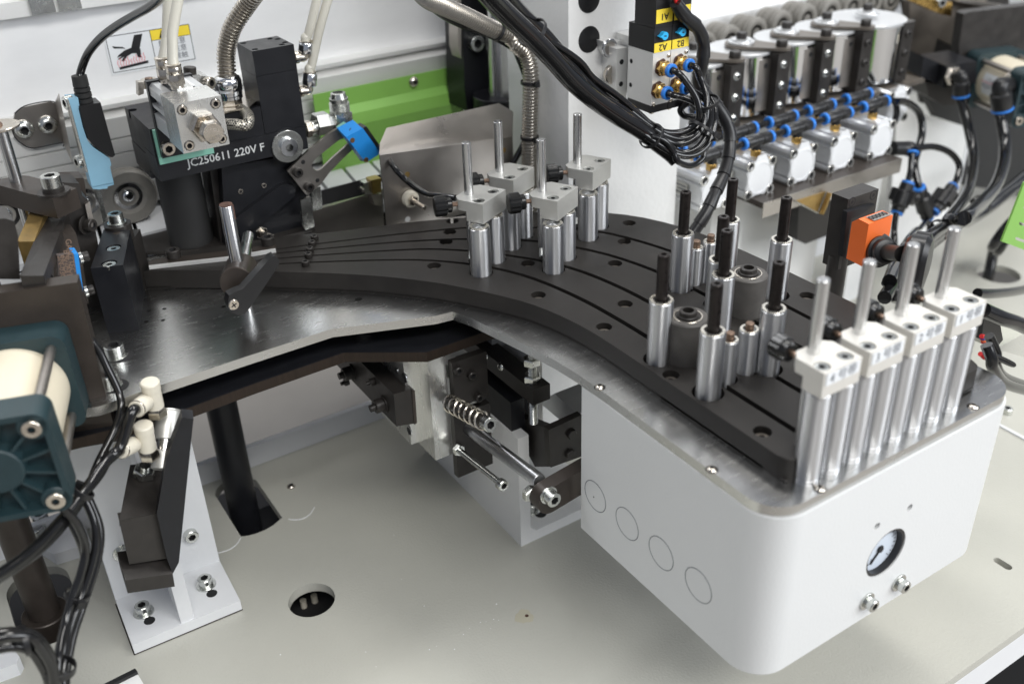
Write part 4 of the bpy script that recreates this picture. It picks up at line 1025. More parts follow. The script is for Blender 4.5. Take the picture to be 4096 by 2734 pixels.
body = [(X0+1, Z0+1), (X1-1, Z0+1), (X1-1, Z1-1), (X1-8, Z1-1), (X1-8, Z1-5), (X1-14, Z1-5), (X1-14, Z1-1), (X0+16, Z1-1), (X0+16, Z1-5), (X0+10, Z1-5), (X0+10, Z1-1), (X0+4, Z1-1), (X0+1, Z1-4), (X0+1, Z1-11), (X0+5, Z1-13), (X0+5, Z1-18), (X0+1, Z1-18), (X0+1, Z1-21), (X0+5, Z1-22), (X0+5, Z1-26), (X0+1, Z1-27)]
part(t, 'body', B().ext([(x, yf+38, z) for x, z in body], (0, YG-12-yf-38, 0), 0), 'aluminium', ang=20)
part(t, 'product_label', B().bx(X1-14, X1-7.5, yf+44, yf+72, Z1-.8, Z1-.3, 0), 'sticker')
part(t, 'port_pad', B().bx(X0+14, X0+27, yf+36, yf+76, Z1-1, Z1+1.5, .4), 'milled_alu')
hc = V(((X0+X1)/2+1, yf, (Z0+Z1)/2-1))
part(t, 'lock_nut', B().lathe(hc, -Y_, [(11.4, 0), (12.6, .8), (12.6, 7), (11.2, 8)], 6), 'nickel')
stud(t, hc-Y_*7, hc-Y_*16, 5.6, 'nickel', 'thread', 1.6)
part(t, 'hex_bolt', B().lathe(hc-Y_*15.5, -Y_, [(9.0, 0), (9.6, .6), (9.6, 7.5), (8.2, 9)], 6).lathe(hc-Y_*24, -Y_, [(8.1, 0), (8.0, .6)], 32), 'nickel')
text(t, 'A2-70', hc-Y_*24.7-Z_*4.2, X_+Z_*.15, Z_, 4.2, 'stainless')
for i, (ub, ut) in enumerate((((600, 650), (568, 420)), ((490, 590), (460, 350)))):
    p = zw(G1(*ub), Z1+1); x_, y_ = p.x, p.y
    zt = up(p, G1(*ut))
    part(t, 'fitting', B().lathe((x_, y_, Z1), Z_, [(5.4, 0), (5.4, 3), (6.2, 3.2)], 28).lathe((x_, y_, Z1+3), Z_, [(6.9, 0), (7.1, .8), (7.1, 9), (6, 10.4)], 6).lathe((x_, y_, Z1+12), Z_, [(6.2, 0), (6.4, .5), (6.4, zt-Z1-14), (6.0, zt-Z1-13), (6.6, zt-Z1-12.5), (6.6, zt-Z1-11), (5.6, zt-Z1-10.6), (4, zt-Z1-10.6)], 28), 'nickel')
    tops = [(G1(568, 420), G1(548, 230), G1(556, 40), A0(1225, -60)), (G1(478, 350), G1(480, 200), G1(492, 60), A0(1150, -60))][i]
    pts = [V((x_, y_, zt-2))]+[yw(s, y_+k) for s, k in zip(tops[1:], (4, 6, 8))]
    tubes('glue_hose', ('right' if i == 0 else 'left')+' of two milky plastic tubes rising from the silver air cylinder', 'tube', pts+[pts[-1]+(pts[-1]-pts[-2])*.8], 4.4, 'tube_ivory', 'milky plastic tubes')
t = thing('pressure_switch', 'small aluminium block with a black screw behind the silver cylinder', 'block', yw(G1(830, 560), 885))
part(t, 'block', B().ext([yw(G1(u, v), 900) for u, v in ((800, 520), (930, 545), (930, 650), (800, 610))], (0, 26, 0), .8), 'milled_alu')
part(t, 'plate', B().bx(218, 244, 899, 932, 150, 153, .5), 'milled_alu')
p = yw(G1(735, 545), 905); q = yw(G1(728, 438), 905); part(t, 'black_screw', B().cyl(p, q, 5.6, seg=24, ch=.6), 'black_oxide')
p = yw(G1(905, 600), 898); bolt(t, p, -Y_+X_*.5, size=6.6, m='nickel')
t = thing('hose_clip', 'worn nickel fitting at the left rear corner of the silver cylinder', 'fitting', yw(G1(280, 580), 880))
p = zw(G1(300, 565), 158); part(t, 'cap', B().cyl(p-Z_*7, p, 7.4, seg=28, ch=.6), 'nickel'); part(t, 'button', B().cyl(p, p+Z_*1.2, 3.4, seg=20, ch=.4), 'copper')
part(t, 'bracket', B().ext([yw(G1(u, v), 880) for u, v in ((190, 600), (250, 600), (250, 720), (195, 740))], (0, 8, 0), .6), 'nickel')
# cable gland with metal conduit
zg = 116
t = thing('cable_gland', 'chrome cable gland on a small steel plate on top of the glue unit', 'gland', zw(G1(1160, 850), zg))
p = zw(G1(1165, 830), zg+3)
part(t, 'plate', B().ext([zw(G1(u, v), zg+3) for u, v in ((1060, 740), (1290, 690), (1425, 795), (1350, 855), (1060, 915))], (0, 0, -1.6), .1), 'nickel')
zt = [up(p, G1(1150, v)) for v in (800, 760, 700, 640, 560, 520)]
R = 13.0
part(t, 'lower_nut', B().lathe((p.x, p.y, p.z), Z_, [(R*.75, 0), (R*.8, .5), (R*.8, zt[1]-p.z), (R*.7, zt[1]-p.z+.5)], 6), 'nickel')
part(t, 'body', B().lathe((p.x, p.y, zt[1]), Z_, [(R*.88, 0), (R*.88, 2.4), (R*.78, 2.8), (R*.78, 3.6), (R*.9, 4), (R*.9, zt[2]-zt[1]+2)], 36), 'chrome')
part(t, 'hex_nut', B().lathe((p.x, p.y, zt[2]+1), Z_, [(R*.9, 0), (R*.96, .5), (R*.96, 7), (R*.9, 7.6)], 6), 'chrome')
part(t, 'dome_nut', B().lathe((p.x, p.y, zt[3]-1), Z_, [(R*.9, 0), (R*.95, 1), (R*.95, 7), (R*.86, 9.6), (R*.7, 11), (R*.58, 11.4)], 36), 'chrome')
def conduit(name, label, pts, r, pitch=3.3, group=None):
    P = [V(p) for p in pts]; Q = []; n = len(P)
    for i in range(n-1):
        a, b, c, d = P[max(i-1, 0)], P[i], P[i+1], P[min(i+2, n-1)]
        for k in range(30):
            tt = k/30; Q.append(.5*((2*b)+(c-a)*tt+(2*a-5*b+4*c-d)*tt*tt+(-a+3*b-3*c+d)*tt**3))
    Q.append(P[-1]); Ls = [0]
    for a, b in zip(Q, Q[1:]): Ls.append(Ls[-1]+(b-a).length)
    N = int(Ls[-1]/(pitch/4)); out = []; j = 0
    for i in range(N+1):
        s = Ls[-1]*i/N
        while j < len(Ls)-2 and Ls[j+1] < s: j += 1
        out.append(Q[j].lerp(Q[j+1], (s-Ls[j])/max(Ls[j+1]-Ls[j], 1e-6)))
    cnt = [0]
    def rad(f): i = round(f*N); return (1.03, 1.03, .80, .84)[i % 4]
    return solo(name, label, 'conduit', B().tube(out, r, 16, 1, rad=rad), 'conduit_steel', group, ang=25)
cp_ = [V((p.x, p.y, zt[3]+8))]+[yw(s, y) for s, y in ((G1(1118, 480), p.y), (G1(1108, 320), p.y), (G1(1135, 150), p.y-4), (G1(1190, 0), p.y-10), (A0(1680, 40), p.y-18), (A0(1760, -70), p.y-30))]
conduit('metal_conduit', 'ribbed metal conduit rising from the chrome gland on the glue unit', cp_, 8.2, group='ribbed metal conduits')
t_ = solo('braided_sleeve', 'short loop of braided metal sleeve below the small gland plate', 'sleeve', B().tube([yw(G1(u, v), y) for u, v, y in ((1100, 1040, 880), (1200, 1040, 872), (1310, 1050, 868), (1345, 1000, 870), (1330, 930, 885), (1260, 880, 900))], 5.2, 14, 6), 'braid')
# elbow fittings and milky tubes on the tower
for i, (s0, s1, s2, tp) in enumerate(((G1(1840, 340), G1(1930, 330), G1(1945, 200), (G1(1960, 120), G1(1995, 0), AB(470, -60))), (G1(1890, 690), G1(1975, 680), G1(1985, 520), (G1(2000, 430), G1(2040, 250), G1(2090, 30), AB(540, -30), AB(575, -110))))):
    y_ = 905
    t = thing('elbow_fitting', ('upper' if i == 0 else 'lower')+' nickel elbow fitting on the side of the black tower', 'fitting', yw(s1, y_), 'nickel elbow fittings on the tower')
    a_, b_, c_ = yw(s0, y_), yw(s1, y_), yw(s2, y_)
    part(t, 'elbow', B().tube([a_-X_*3, a_+X_*2, b_-X_*1, b_+Z_*4, c_-Z_*6], 4.6, 16, 5), 'nickel')
    part(t, 'thread_ring', B().cyl(a_-X_*2, a_+X_*2, 5.8, seg=24, ch=.4), 'nickel')
    part(t, 'sleeve', B().lathe(b_+(c_-b_)*.3, c_-b_, [(6.6, 0), (6.9, .6), (6.9, (c_-b_).length*.75), (6.3, (c_-b_).length*.75+1), (5, (c_-b_).length*.75+1)], 28), 'black_plastic' if False else 'chrome')
    part(t, 'release_ring', B().pipe(c_+Z_*1, c_+Z_*3.4, 6.4, 4.6, 28, .4), 'nickel')
    tubes('glue_hose', ('upper' if i == 0 else 'lower')+' milky plastic tube bending away from the black tower', 'tube', [c_-Z_*3, c_+Z_*6]+[yw(s, y_-2*k) for k, s in enumerate(tp)], 4.3, 'tube_ivory', 'milky plastic tubes')
# steel elbow connector at right of the unit
t = thing('hose_connector', 'bright steel hydraulic elbow with threaded end right of the glue unit', 'connector', yw(AB(620, 830), 905))
yc = 905
m0, m1 = yw(AB(385, 880), yc), yw(AB(600, 840), yc)
part(t, 'hex_nut', B().lathe(yw(AB(440, 850), yc), m1-m0, [(10.5, 0), (11.5, .8), (11.5, 13), (10, 14)], 6), 'zinc')
part(t, 'neck', B().cyl(m0, m1, 6.6, seg=28), 'zinc')
part(t, 'rear_nut', B().lathe(m0-V((2, 0, 0)), m1-m0, [(7.5, 0), (8.4, .6), (8.4, 6), (7.5, 7)], 6), 'nickel')
part(t, 'hex_second', B().lathe(yw(AB(505, 845), yc), m1-m0, [(7.6, 0), (8.6, .6), (8.6, 9), (7.8, 10)], 6), 'zinc')
e0_ = yw(AB(625, 850), yc); tz = up(e0_, AB(612, 605))
part(t, 'elbow_block', B().bx(e0_.x-8, e0_.x+9, yc-8, yc+8, e0_.z-8, e0_.z+13, 1.6), 'zinc')
hh = tz-e0_.z-12
pr = [(9.6, 0), (9.6, 2)]
n = int(hh*.42/1.5)
for k in range(n): pr += [(9.0, 2+k*1.5), (10, 2.7+k*1.5)]
zz = 2+n*1.5
pr += [(8.2, zz), (8.2, zz+1.6), (9.2, zz+1.8), (9.2, zz+4), (8.3, zz+4.3), (7.2, zz+9), (5.4, zz+9.6), (5.2, zz+9.6), (5, zz+2)]
part(t, 'threaded_end', B().lathe((e0_.x, yc, e0_.z+12), Z_, pr, 32), 'zinc', ang=50)
# curved steel sensor arm and blue sensor
YA = 888
t = thing('slotted_bracket', 'curved dull steel arm with a long slot carrying the blue sensor', 'arm', yw(AB(400, 1200), YA))
out = [(255, 1165), (420, 1005), (470, 970), (520, 925), (590, 880), (650, 860), (700, 900), (730, 990), (620, 1095), (540, 1180), (480, 1260), (395, 1330), (385, 1330)]
slot = [(445, 1085), (500, 1040), (600, 960), (660, 935), (690, 960), (640, 1010), (560, 1080), (490, 1150), (460, 1165), (430, 1150), (420, 1120)]
def vplate(outer, holes, y, th, m):
    o2 = [(yw(s, y).x, yw(s, y).z) for s in outer]; h2 = [[(yw(s, y).x, yw(s, y).z) for s in h] for h in holes]
    bb = B().plate(o2, h2, 0, th)
    for v in bb.bm.verts: v.co = V((v.co.x, y+v.co.z, v.co.y))
    bmesh.ops.recalc_face_normals(bb.bm, faces=bb.bm.faces)
    return bb
part(t, 'arm', vplate([AB(u, v) for u, v in out], [[AB(u, v) for u, v in slot]], YA, 3, None), 'stainless')
for u, v in ((318, 1170), (395, 1270)): bolt(t, yw(AB(u, v), YA), -Y_, size=6, m='black_oxide')
for u, v in ((362, 1105), (460, 1230)):
    p = yw(AB(u, v), YA-.1); part(t, 'hole', B().lathe(p, -Y_, [(2.2, 0), (2.1, .05)], 16), 'dark_void')
t = thing('blue_sensor', 'blue photoelectric sensor with two copper screws on the curved steel arm', 'sensor', yw(AB(780, 980), 875))
sb = [(655, 935), (770, 875), (890, 1045), (790, 1110)]
part(t, 'housing', B().ext([yw(AB(u, v), 868) for u, v in sb], (0, 13, 0), 1.4, 3), 'sensor_blue')
part(t, 'top_cap', B().ext([yw(AB(655, 935), 868), yw(AB(768, 878), 868), yw(AB(740, 840), 868)+Y_*13, yw(AB(632, 895), 868)+Y_*13], (0, 1, -2), .4), 'sensor_blue')
part(t, 'rear_half', B().ext([yw(AB(u, v), 869) for u, v in ((770, 873), (795, 862), (905, 1020), (890, 1047))], (0, 14, 0), .6), 'black_plastic')
part(t, 'adhesive_pad', B().ext([yw(AB(u, v), 882) for u, v in ((597, 872), (650, 835), (690, 870), (800, 1095), (760, 1100), (640, 930))], (0, 4, 0), .4), 'mint')
for u, v in ((698, 957), (792, 1090)):
    p = yw(AB(u, v), 868); part(t, 'screw', B().lathe(p, -Y_, [(2.6, 0), (2.4, .5)], 20), 'screw_copper')
part(t, 'lens', B().lathe(yw(AB(702, 898), 872), -Y_+Z_, [(4, 0), (4, .8), (2.6, 1)], 24), 'ink')
tubes('sensor_cable', 'black cable curving from the blue sensor down behind the knob', 'cable', [yw(s, y) for s, y in ((AB(880, 1000), 866), (AB(930, 1060), 850), (AB(990, 1150), 828), (AB(1080, 1240), 812), (AB(1200, 1320), 780), (AB(1300, 1335), 750), (AB(1400, 1350), 735))], 3.0)
# steel scrap plate piece and brass clip
t = thing('steel_tab', 'scratched bright steel tab standing at the right of the glue unit', 'tab', yw(AB(390, 1450), 880))
part(t, 'tab', B().ext([yw(AB(u, v), 880) for u, v in ((345, 1365), (415, 1345), (425, 1420), (440, 1545), (380, 1568), (365, 1540))], (0, 5, 0), .5), 'zinc')
t = thing('nozzle_bolt', 'nickel adjusting bolt with hex nuts behind the lead-in strip', 'bolt', yw(G2(1480, 970), 880))
p, q = yw(G2(1470, 960), 888), yw(G2(1540, 1020), 868)
part(t, 'shank', B().cyl(p, q, 3.2, seg=16), 'nickel'); nut(t, p, q-p, 11, 4, 'nickel'); nut(t, q, q-p, 11, 5, 'nickel')

# ================================================================== MIDDLE BACKGROUND
xr = yw(AB(1425, 450), 1018).x; xl = yw(AB(430, 665), 1018).x
t = thing('green_cover', 'bright green folded sheet metal cover below the rear beam', 'cover', ((xl+xr)/2, 1010, 0))
pf = [(1019, 78.5), (1019, 59.5), (1013, 51), (1011, 38), (1014, 27), (1017, -40)]
po = [(y-1.6, z) for y, z in pf]
part(t, 'sheet', B().ext([(xl, y, z) for y, z in pf]+[(xl, y, z) for y, z in po[::-1]], (xr-xl, 0, 0), 0), 'green_paint', ang=15)
bolt(t, yw(AB(1115, 560), 1017), -Y_, size=7, kind='button', m='nickel')
x0 = yw(AB(888, 1060), 840).x; x1 = yw(AB(1795, 930), 840).x+30
t = thing('steel_guard', 'dull stainless steel folded guard with a white stud behind the silver clamps', 'guard', ((x0+x1)/2, 850, -20))
zf1, zf2 = 64, 50
a_ = yw(AB(885, 1058), 840); b_ = yw(AB(1790, 932), 840); c_ = yw(AB(1700, 715), 866); d_ = yw(AB(935, 885), 866); e_ = yw(AB(905, 1560), 840); f_ = yw(AB(1800, 1560), 840)
part(t, 'hood', B().ext([a_, b_, yw(AB(1795, 770), 862), c_, d_, yw(AB(890, 990), 850)], V((0, 1, 1.5)), .2), 'stainless')
part(t, 'front', B().ext([a_, b_, V((b_.x, 840, -20)), V((a_.x, 840, -20))], (0, 1.6, 0), .2), 'stainless')
p = yw(AB(1085, 1350), 839)
part(t, 'nylon_washer', B().lathe(p, -Y_, [(8.5, 0), (8.5, 5), (7.5, 6.5), (4, 6.5)], 32), 'fitting_white')
part(t, 'stud', B().cyl(p-Y_*5, p-Y_*32, 2.5, seg=16, ch=.4), 'nickel'); nut(t, p-Y_*6.5, -Y_, 9, 4, 'nickel')
for u, v, m_ in ((1073, 1190, 'dull_brass'), (1075, 1495, 'text_white'), (1730, 1025, 'dull_brass')):
    q = yw(AB(u, v), 839.8); part(t, 'hole', B().lathe(q, -Y_, [(2.9, 0), (2.8, .1)], 18), m_)
t = thing('limit_clip', 'small brass and zinc clip with a steel cup beside the steel guard', 'clip', yw(AB(840, 1320), 880))
part(t, 'brass_piece', B().ext([yw(AB(u, v), 872) for u, v in ((825, 1230), (895, 1215), (895, 1310), (840, 1320))], (0, 12, 0), 2), 'gold_zinc')
part(t, 'zinc_piece', B().ext([yw(AB(u, v), 876) for u, v in ((778, 1250), (828, 1235), (832, 1320), (782, 1330))], (0, 10, 0), 1.2), 'zinc')
part(t, 'flange', B().ext([yw(AB(u, v), 878) for u, v in ((765, 1292), (830, 1330), (895, 1320), (895, 1332), (840, 1342), (765, 1305))], (0, 10, 0), .2), 'stainless')
part(t, 'cup', B().ext([yw(AB(u, v), 874) for u, v in ((828, 1330), (895, 1318), (895, 1402), (850, 1398))], (0, 10, 0), 1), 'stainless')
# conveyor chain of white pads along the beam
t = thing('conveyor_chain', 'white plastic conveyor chain pads with dark joints behind the glue unit', 'conveyor', (300, 1000, -40))
rr = random.Random(3)
for i in range(15):
    xa = 40+i*34
    part(t, 'pad', B().ext([(xa, 975, -12), (xa+30, 975, -12), (xa+38, 1040, -8), (xa+8, 1040, -8)], (0, 0, -7), 1), 'white_paint')
    part(t, 'pad', B().bx(xa+2, xa+33, 972, 976, -36, -21, 1.2), 'white_paint')
part(t, 'rail', B().bx(0, 560, 978, 1045, -60, -19.6, .5), 'dark_void')
part(t, 'guide_rail', B().bx(0, 560, 955, 972, -48, -38, 1), 'aluminium')
t = thing('black_beam', 'black steel beam running below the rear panel', 'beam', (300, 1000, TB))
part(t, 'frame', B().bx(-300, 620, 960, 1058, -150, -60, 1), 'black_oxide')
t = thing('inner_plate', 'grey steel plate standing between the glue unit and the steel guard', 'plate', yw(AB(650, 1480), 905))
part(t, 'plate', B().ext([yw(AB(u, v), 905) for u, v in ((430, 1430), (560, 1400), (905, 1290), (920, 1700), (430, 1800))], (0, 5, 0), .4), 'stainless')
part(t, 'tab', B().ext([yw(AB(u, v), 902) for u, v in ((420, 1290), (480, 1270), (495, 1420), (430, 1440))], (0, 5, 0), .4), 'zinc')
part(t, 'window', B().ext([yw(AB(u, v), 904) for u, v in ((487, 1300), (890, 1190), (890, 1300), (495, 1400))], (0, .6, 0), 0), 'dark_void')
# black steel pillar with guide shaft behind the white column
YB_ = 945
t = thing('guide_pillar', 'black steel pillar with a polished guide shaft behind the ribbed conduit', 'pillar', yw(AB(1600, 690), YB_))
part(t, 'pillar', B().ext([yw(AB(u, v), YB_+25) for u, v in ((1432, -700), (1900, -700), (1900, 720), (1480, 760), (1462, 600))], (0, 40, 0), 1), 'black_anodised')
part(t, 'edge_plate', B().ext([yw(AB(u, v), YB_+20) for u, v in ((1412, -700), (1438, -700), (1440, 400), (1420, 330))], (0, 20, 0), .5), 'stainless')
p0, p1 = yw(AB(1715, 600), YB_), yw(AB(1715, -200), YB_); p1 = V((p0.x, p0.y, up(p0, AB(1715, -200))))
part(t, 'shaft', B().cyl(V((p0.x, p0.y, p0.z-6)), V((p0.x, p0.y, p1.z+200)), 15.5, seg=40), 'polished_steel')
part(t, 'shaft_foot', B().cyl(V((p0.x, p0.y, p0.z-26)), V((p0.x, p0.y, p0.z-6)), 33, seg=40, ch=1), 'black_anodised')
bolt(t, yw(AB(1520, 287), YB_+25), -Y_, size=11)
# white column
XC = 560.0; YC = 775.0
t = thing('machine_column', 'textured white cast column with round black plugs', 'column', (640, 830, TB))
part(t, 'column', B().ext([(XC, YC, TB), (706, YC, TB), (706, YC+108, TB), (XC, YC+108, TB)], (0, 0, 1000), 9, 4), 'cast_white')
for v in (355, -5, -365):
    p = yw(G8(126, v), YC); part(t, 'plug', B().lathe(p, -Y_, [(12.6, 0), (12.4, .5), (11.8, .7)], 44), 'black_plastic')
# conduit down the column
conduit('metal_conduit', 'long ribbed metal conduit looping over the middle and down the white column',
        [yw(s, y) for s, y in ((AB(1100, -160), 760), (AB(1190, -20), 780), (AB(1330, 50), 800), (AB(1480, 115), 815), (AB(1640, 190), 825), (AB(1800, 255), 828), (A3(90, 290), 826), (A3(170, 360), 822), (A3(205, 470), 818), (A3(208, 600), 818), (A3(203, 800), 818), (A3(200, 1000), 818), (A3(200, 1250), 818), (A3(205, 1440), 818))], 8.0, group='ribbed metal conduits')
def tie(name_label, s, y, ax, r, w=3.2):
    if isinstance(ax, list): ax = yw(ax[1], y)-yw(ax[0], y)
    p = yw(s, y); ax = V(ax).normalized()
    t = thing('cable_tie', name_label, 'cable tie', p, 'black cable ties')
    part(t, 'strap', B().pipe(p-ax*w/2, p+ax*w/2, r+1.0, r-.1, 24, .2), 'black_plastic')
    x, yy, z = frame(ax); part(t, 'head', B().cbx(p+x*(r+2)-Y_*1, ax*5, x*4.5, yy*5, .6), 'black_plastic')
tie('cable tie on the bend of the long ribbed conduit', AB(1690, 215), 826, V((.8, 0, -.5)), 8.6)
tie('upper cable tie holding the ribbed conduit on the column', A3(205, 560), 818, Z_, 8.6)
tie('lower cable tie holding the ribbed conduit on the column', A3(202, 935), 818, Z_, 8.6)
tubes('thin_cable', 'thin black cable running behind the ribbed conduit', 'cable', [yw(s, y) for s, y in ((AB(1130, -60), 800), (AB(1290, 90), 825), (AB(1450, 175), 845), (AB(1600, 225), 848), (AB(1780, 320), 845), (A3(130, 400), 840), (A3(190, 600), 835), (A3(190, 900), 835), (A3(90, 1110), 835), (AB(1800, 1115), 838))], 3.3)
# ---- valve manifold
t = thing('valve_manifold', 'two black and silver solenoid valves with yellow labels on the white column', 'valve', (620, 720, 95))
for i, xx in enumerate((601, 622.3)):
    w_ = 20.6
    part(t, 'valve_body', B().bx(xx, xx+w_, 700, 736, 103, 152, .5), 'cast_silver')
    part(t, 'pilot_block', B().bx(xx, xx+w_, 699.6, 736, 152.3, 174, .4), 'black_plastic')
    part(t, 'coil_block', B().bx(xx, xx+w_, 699, 728, 174.3, 260, .4), 'black_plastic')
    part(t, 'end_cap', B().ext([(xx, 700.4, 102.7), (xx+w_, 700.4, 102.7), (xx+w_, 735, 102.7), (xx, 735, 102.7)], (0, 0, -7), 1.2), 'black_plastic')
    lb = part(t, 'yellow_label', B().bx(xx+.3, xx+w_-.3, 699.1, 699.5, 152, 160.5, 0), 'yellow')
    text(t, ('A2', 'B2')[i], V((xx+w_/2, 699.0, 156.2)), -X_, -Z_, 8.2, 'ink', bold=.15)
    part(t, 'yellow_label', B().bx(xx+.6, xx+w_-1, 698.5, 698.9, 178, 190, 0), 'yellow')
    text(t, ('A1', 'B1')[i], V((xx+w_/2, 698.4, 183.5)), -X_, -Z_, 8.2, 'ink', bold=.15)
    k = V((xx+w_*.45, 699.6, 166.8))
    part(t, 'override_button', B().ext([k+V((math.cos(a)*3.6+(-2.6 if abs(a-math.pi) < .1 else 0), 0, math.sin(a)*3.6)) for a in [2*math.pi*j/16 for j in range(16)]], (0, -4.5, 0), .5), 'button_blue')
    part(t, 'button_slot', B().cbx(k-Y_*4.6, (2.6, 0, -.4), (.15, 0, 1), (0, .15, 0), 0), 'ink')
    for z, x in ((104.5, 1.5), (147, 17.5)): part(t, 'small_screw', B().lathe((xx+x+1, 700, z), -Y_, [(2.1, 0), (2, .8), (1.4, 1.2)], 16), 'nickel')
    bolt(t, (xx+3, 703, 95.9), -Z_, size=3, kind='button', m='nickel')
for z in (138.5, 116): part(t, 'side_hole', B().lathe((600.9, 731, z), -X_, [(2.2, 0), (2.1, .06)], 16), 'dark_void')
part(t, 'mount', B().ext([yw(G8(u, v), 752) for u, v in ((372, 440), (476, 425), (458, 882), (372, 868))], (0, 23, 0), .6).bx(616, 640, 736, 774, 100, 155, .6), 'cast_silver')
part(t, 'rail_head', B().ext([yw(G8(u, v), 764) for u, v in ((252, 372), (350, 380), (480, 345), (480, 420), (372, 440), (350, 505), (285, 505), (262, 450))], (0, 10.5, 0), .8), 'cast_silver')
p = yw(G8(308, 432), 764); part(t, 'threaded_port', B().pipe(p+Y_*.5, p-Y_*1.5, 9, 6.4, 30, .5), 'chrome'); part(t, 'port_dark', B().lathe(p-Y_*.2, -Y_, [(6.4, 0), (6.3, .1)], 20), 'stainless')
p = yw(G8(318, 660), 764); part(t, 'plug_disc', B().lathe(p, -Y_, [(9, 0), (9.4, .6), (9.4, 4), (8.6, 5), (3.4, 5), (3.4, 2.5)], 32), 'nickel')
part(t, 'mount_side', B().ext([yw(G8(u, v), 768) for u, v in ((283, 505), (372, 515), (372, 800), (285, 772))], (0, 6.5, 0), .4), 'dark_void')
part(t, 'mount_foot', B().ext([yw(G8(u, v), 765) for u, v in ((285, 772), (372, 795), (372, 868), (290, 815))], (0, 9.5, 0), .4), 'cast_silver')
for u, v in ((418, 556), (412, 754)):
    q = yw(G8(u, v), 751.9); part(t, 'hole', B().lathe(q, -Y_, [(2.6, 0), (2.5, .1)], 16), 'dark_void')
# fittings and tubes
FT = []
for i, (s, lab) in enumerate(((G8(775, 605), 'upper left'), (G8(740, 805), 'lower left'), (G8(935, 560), 'upper right'), (G8(905, 760), 'lower right'))):
    p = yw(s, 699.8); tt = thing('push_fitting', lab+' of four brass push fittings with blue collar on the valves', 'fitting', p, 'brass push fittings on the valves')
    part(tt, 'sealant', B().lathe(p, -Y_, [(7.8, 0), (7.6, .7), (6, 1)], 24, rf=lambda k, q: 1+.06*math.sin(q*37)), 'ink_red' if False else 'rust')
    part(tt, 'brass_hex', B().lathe(p-Y_*.8, -Y_, [(7.0, 0), (7.4, .5), (7.4, 4.4), (6.6, 5)], 6), 'brass')
    part(tt, 'brass_sleeve', B().lathe(p-Y_*5.6, -Y_, [(6.2, 0), (6.4, .5), (5.2, 1.6), (5.2, 2.6), (6, 3), (6, 6)], 28), 'brass')
    part(tt, 'blue_collar', B().pipe(p-Y_*11.4, p-Y_*15.5, 6.3, 3.9, 30, .6), 'ring_blue'); FT.append(p)
bundle_pts = [(G8(1120, 900), 655), (G8(1190, 1000), 650)]
def hose(label, pts, r=3.1, m='cable_black', name='air_tube', group=None): return tubes(name, label, 'tube', pts, r, m, group)
def yy(*L): return [yw(s, y) for s, y in L]
G = 'black air tubes looping from the valves'
hose('air tube from the upper left brass fitting curving into the tied bundle', [FT[0]-Y_*10, FT[0]-Y_*22]+yy((G8(990, 730), 672), (G8(1080, 870), 664), (G8(1110, 980), 660), (G8(1100, 1080), 660), (G8(1000, 1170), 664), (G8(850, 1190), 668), (G8(720, 1150), 672), (G8(560, 1010), 676), (G8(380, 860), 678), (G8(160, 700), 678), (G8(0, 520), 675), (A3(100, 130), 668), (A3(-40, -40), 655), (A3(-150, -200), 640)), group=G)
hose('air tube from the upper right brass fitting curving into the tied bundle', [FT[2]-Y_*10, FT[2]-Y_*22]+yy((G8(1120, 700), 676), (G8(1175, 840), 668), (G8(1180, 980), 662), (G8(1160, 1100), 658), (G8(1080, 1200), 658), (G8(940, 1245), 662), (G8(780, 1200), 668), (G8(640, 1110), 672), (G8(500, 1000), 676)), group=G)
hose('air tube from the lower left brass fitting passing under the cable tie', [FT[1]-Y_*10, FT[1]-Y_*22]+yy((G8(960, 870), 675), (G8(1060, 910), 668), (G8(1150, 990), 662), (G8(1150, 1110), 656), (G8(1080, 1230), 654), (G8(950, 1290), 658), (G8(800, 1250), 664), (G8(620, 1120), 668), (G8(400, 960), 670), (G8(130, 800), 668), (G8(-20, 620), 664), (A3(60, 160), 656), (A3(-80, 0), 645), (A3(-190, -160), 630)), group=G)
hose('air tube from the lower right brass fitting running down inside the bundle', [FT[3]-Y_*10, FT[3]-Y_*20]+yy((G8(1060, 820), 680), (G8(1190, 920), 670), (G8(1215, 1040), 660), (G8(1190, 1180), 652), (G8(1100, 1320), 650), (G8(960, 1370), 654), (G8(820, 1310), 660), (G8(660, 1190), 666), (G8(520, 1080), 670)), group=G)
hose('outer air tube sweeping down the right side of the tied bundle', yy((G8(1050, 830), 690), (G8(1180, 850), 680), (G8(1245, 960), 668), (G8(1250, 1100), 658), (G8(1190, 1290), 652), (G8(1060, 1390), 650), (G8(900, 1380), 654), (G8(740, 1290), 658), (G8(600, 1190), 664), (G8(480, 1090), 668)), group=G)
hose('thick black sheathed cable hanging from the top left to the tied bundle', yy((A3(-220, -250), 618), (A3(-110, -70), 632), (A3(40, 90), 645), (A3(205, 245), 655), (A3(350, 395), 660), (A3(500, 560), 664), (A3(655, 690), 666), (A3(815, 800), 668), (A3(970, 895), 668), (A3(1085, 985), 664), (A3(1170, 1050), 660), (A3(1210, 1090), 656)), r=8.0, name='sheathed_cable')
hose('second thick black cable behind the air tubes at the top', yy((A3(-120, -250), 640), (A3(0, -80), 655), (A3(150, 100), 668), (A3(300, 240), 675), (A3(430, 390), 680), (A3(570, 550), 682), (A3(720, 690), 682), (A3(880, 790), 680), (A3(1000, 860), 676), (A3(1100, 920), 672)), r=6.4, name='sheathed_cable')
hose('thin loose cable loop below the manifold', yy((A3(1030, 930), 660), (A3(1120, 960), 655), (A3(1180, 1040), 652), (A3(1210, 1100), 650), (A3(1300, 1130), 652), (A3(1380, 1080), 655), (A3(1400, 980), 660), (A3(1440, 900), 664)), r=2.8, name='thin_cable')
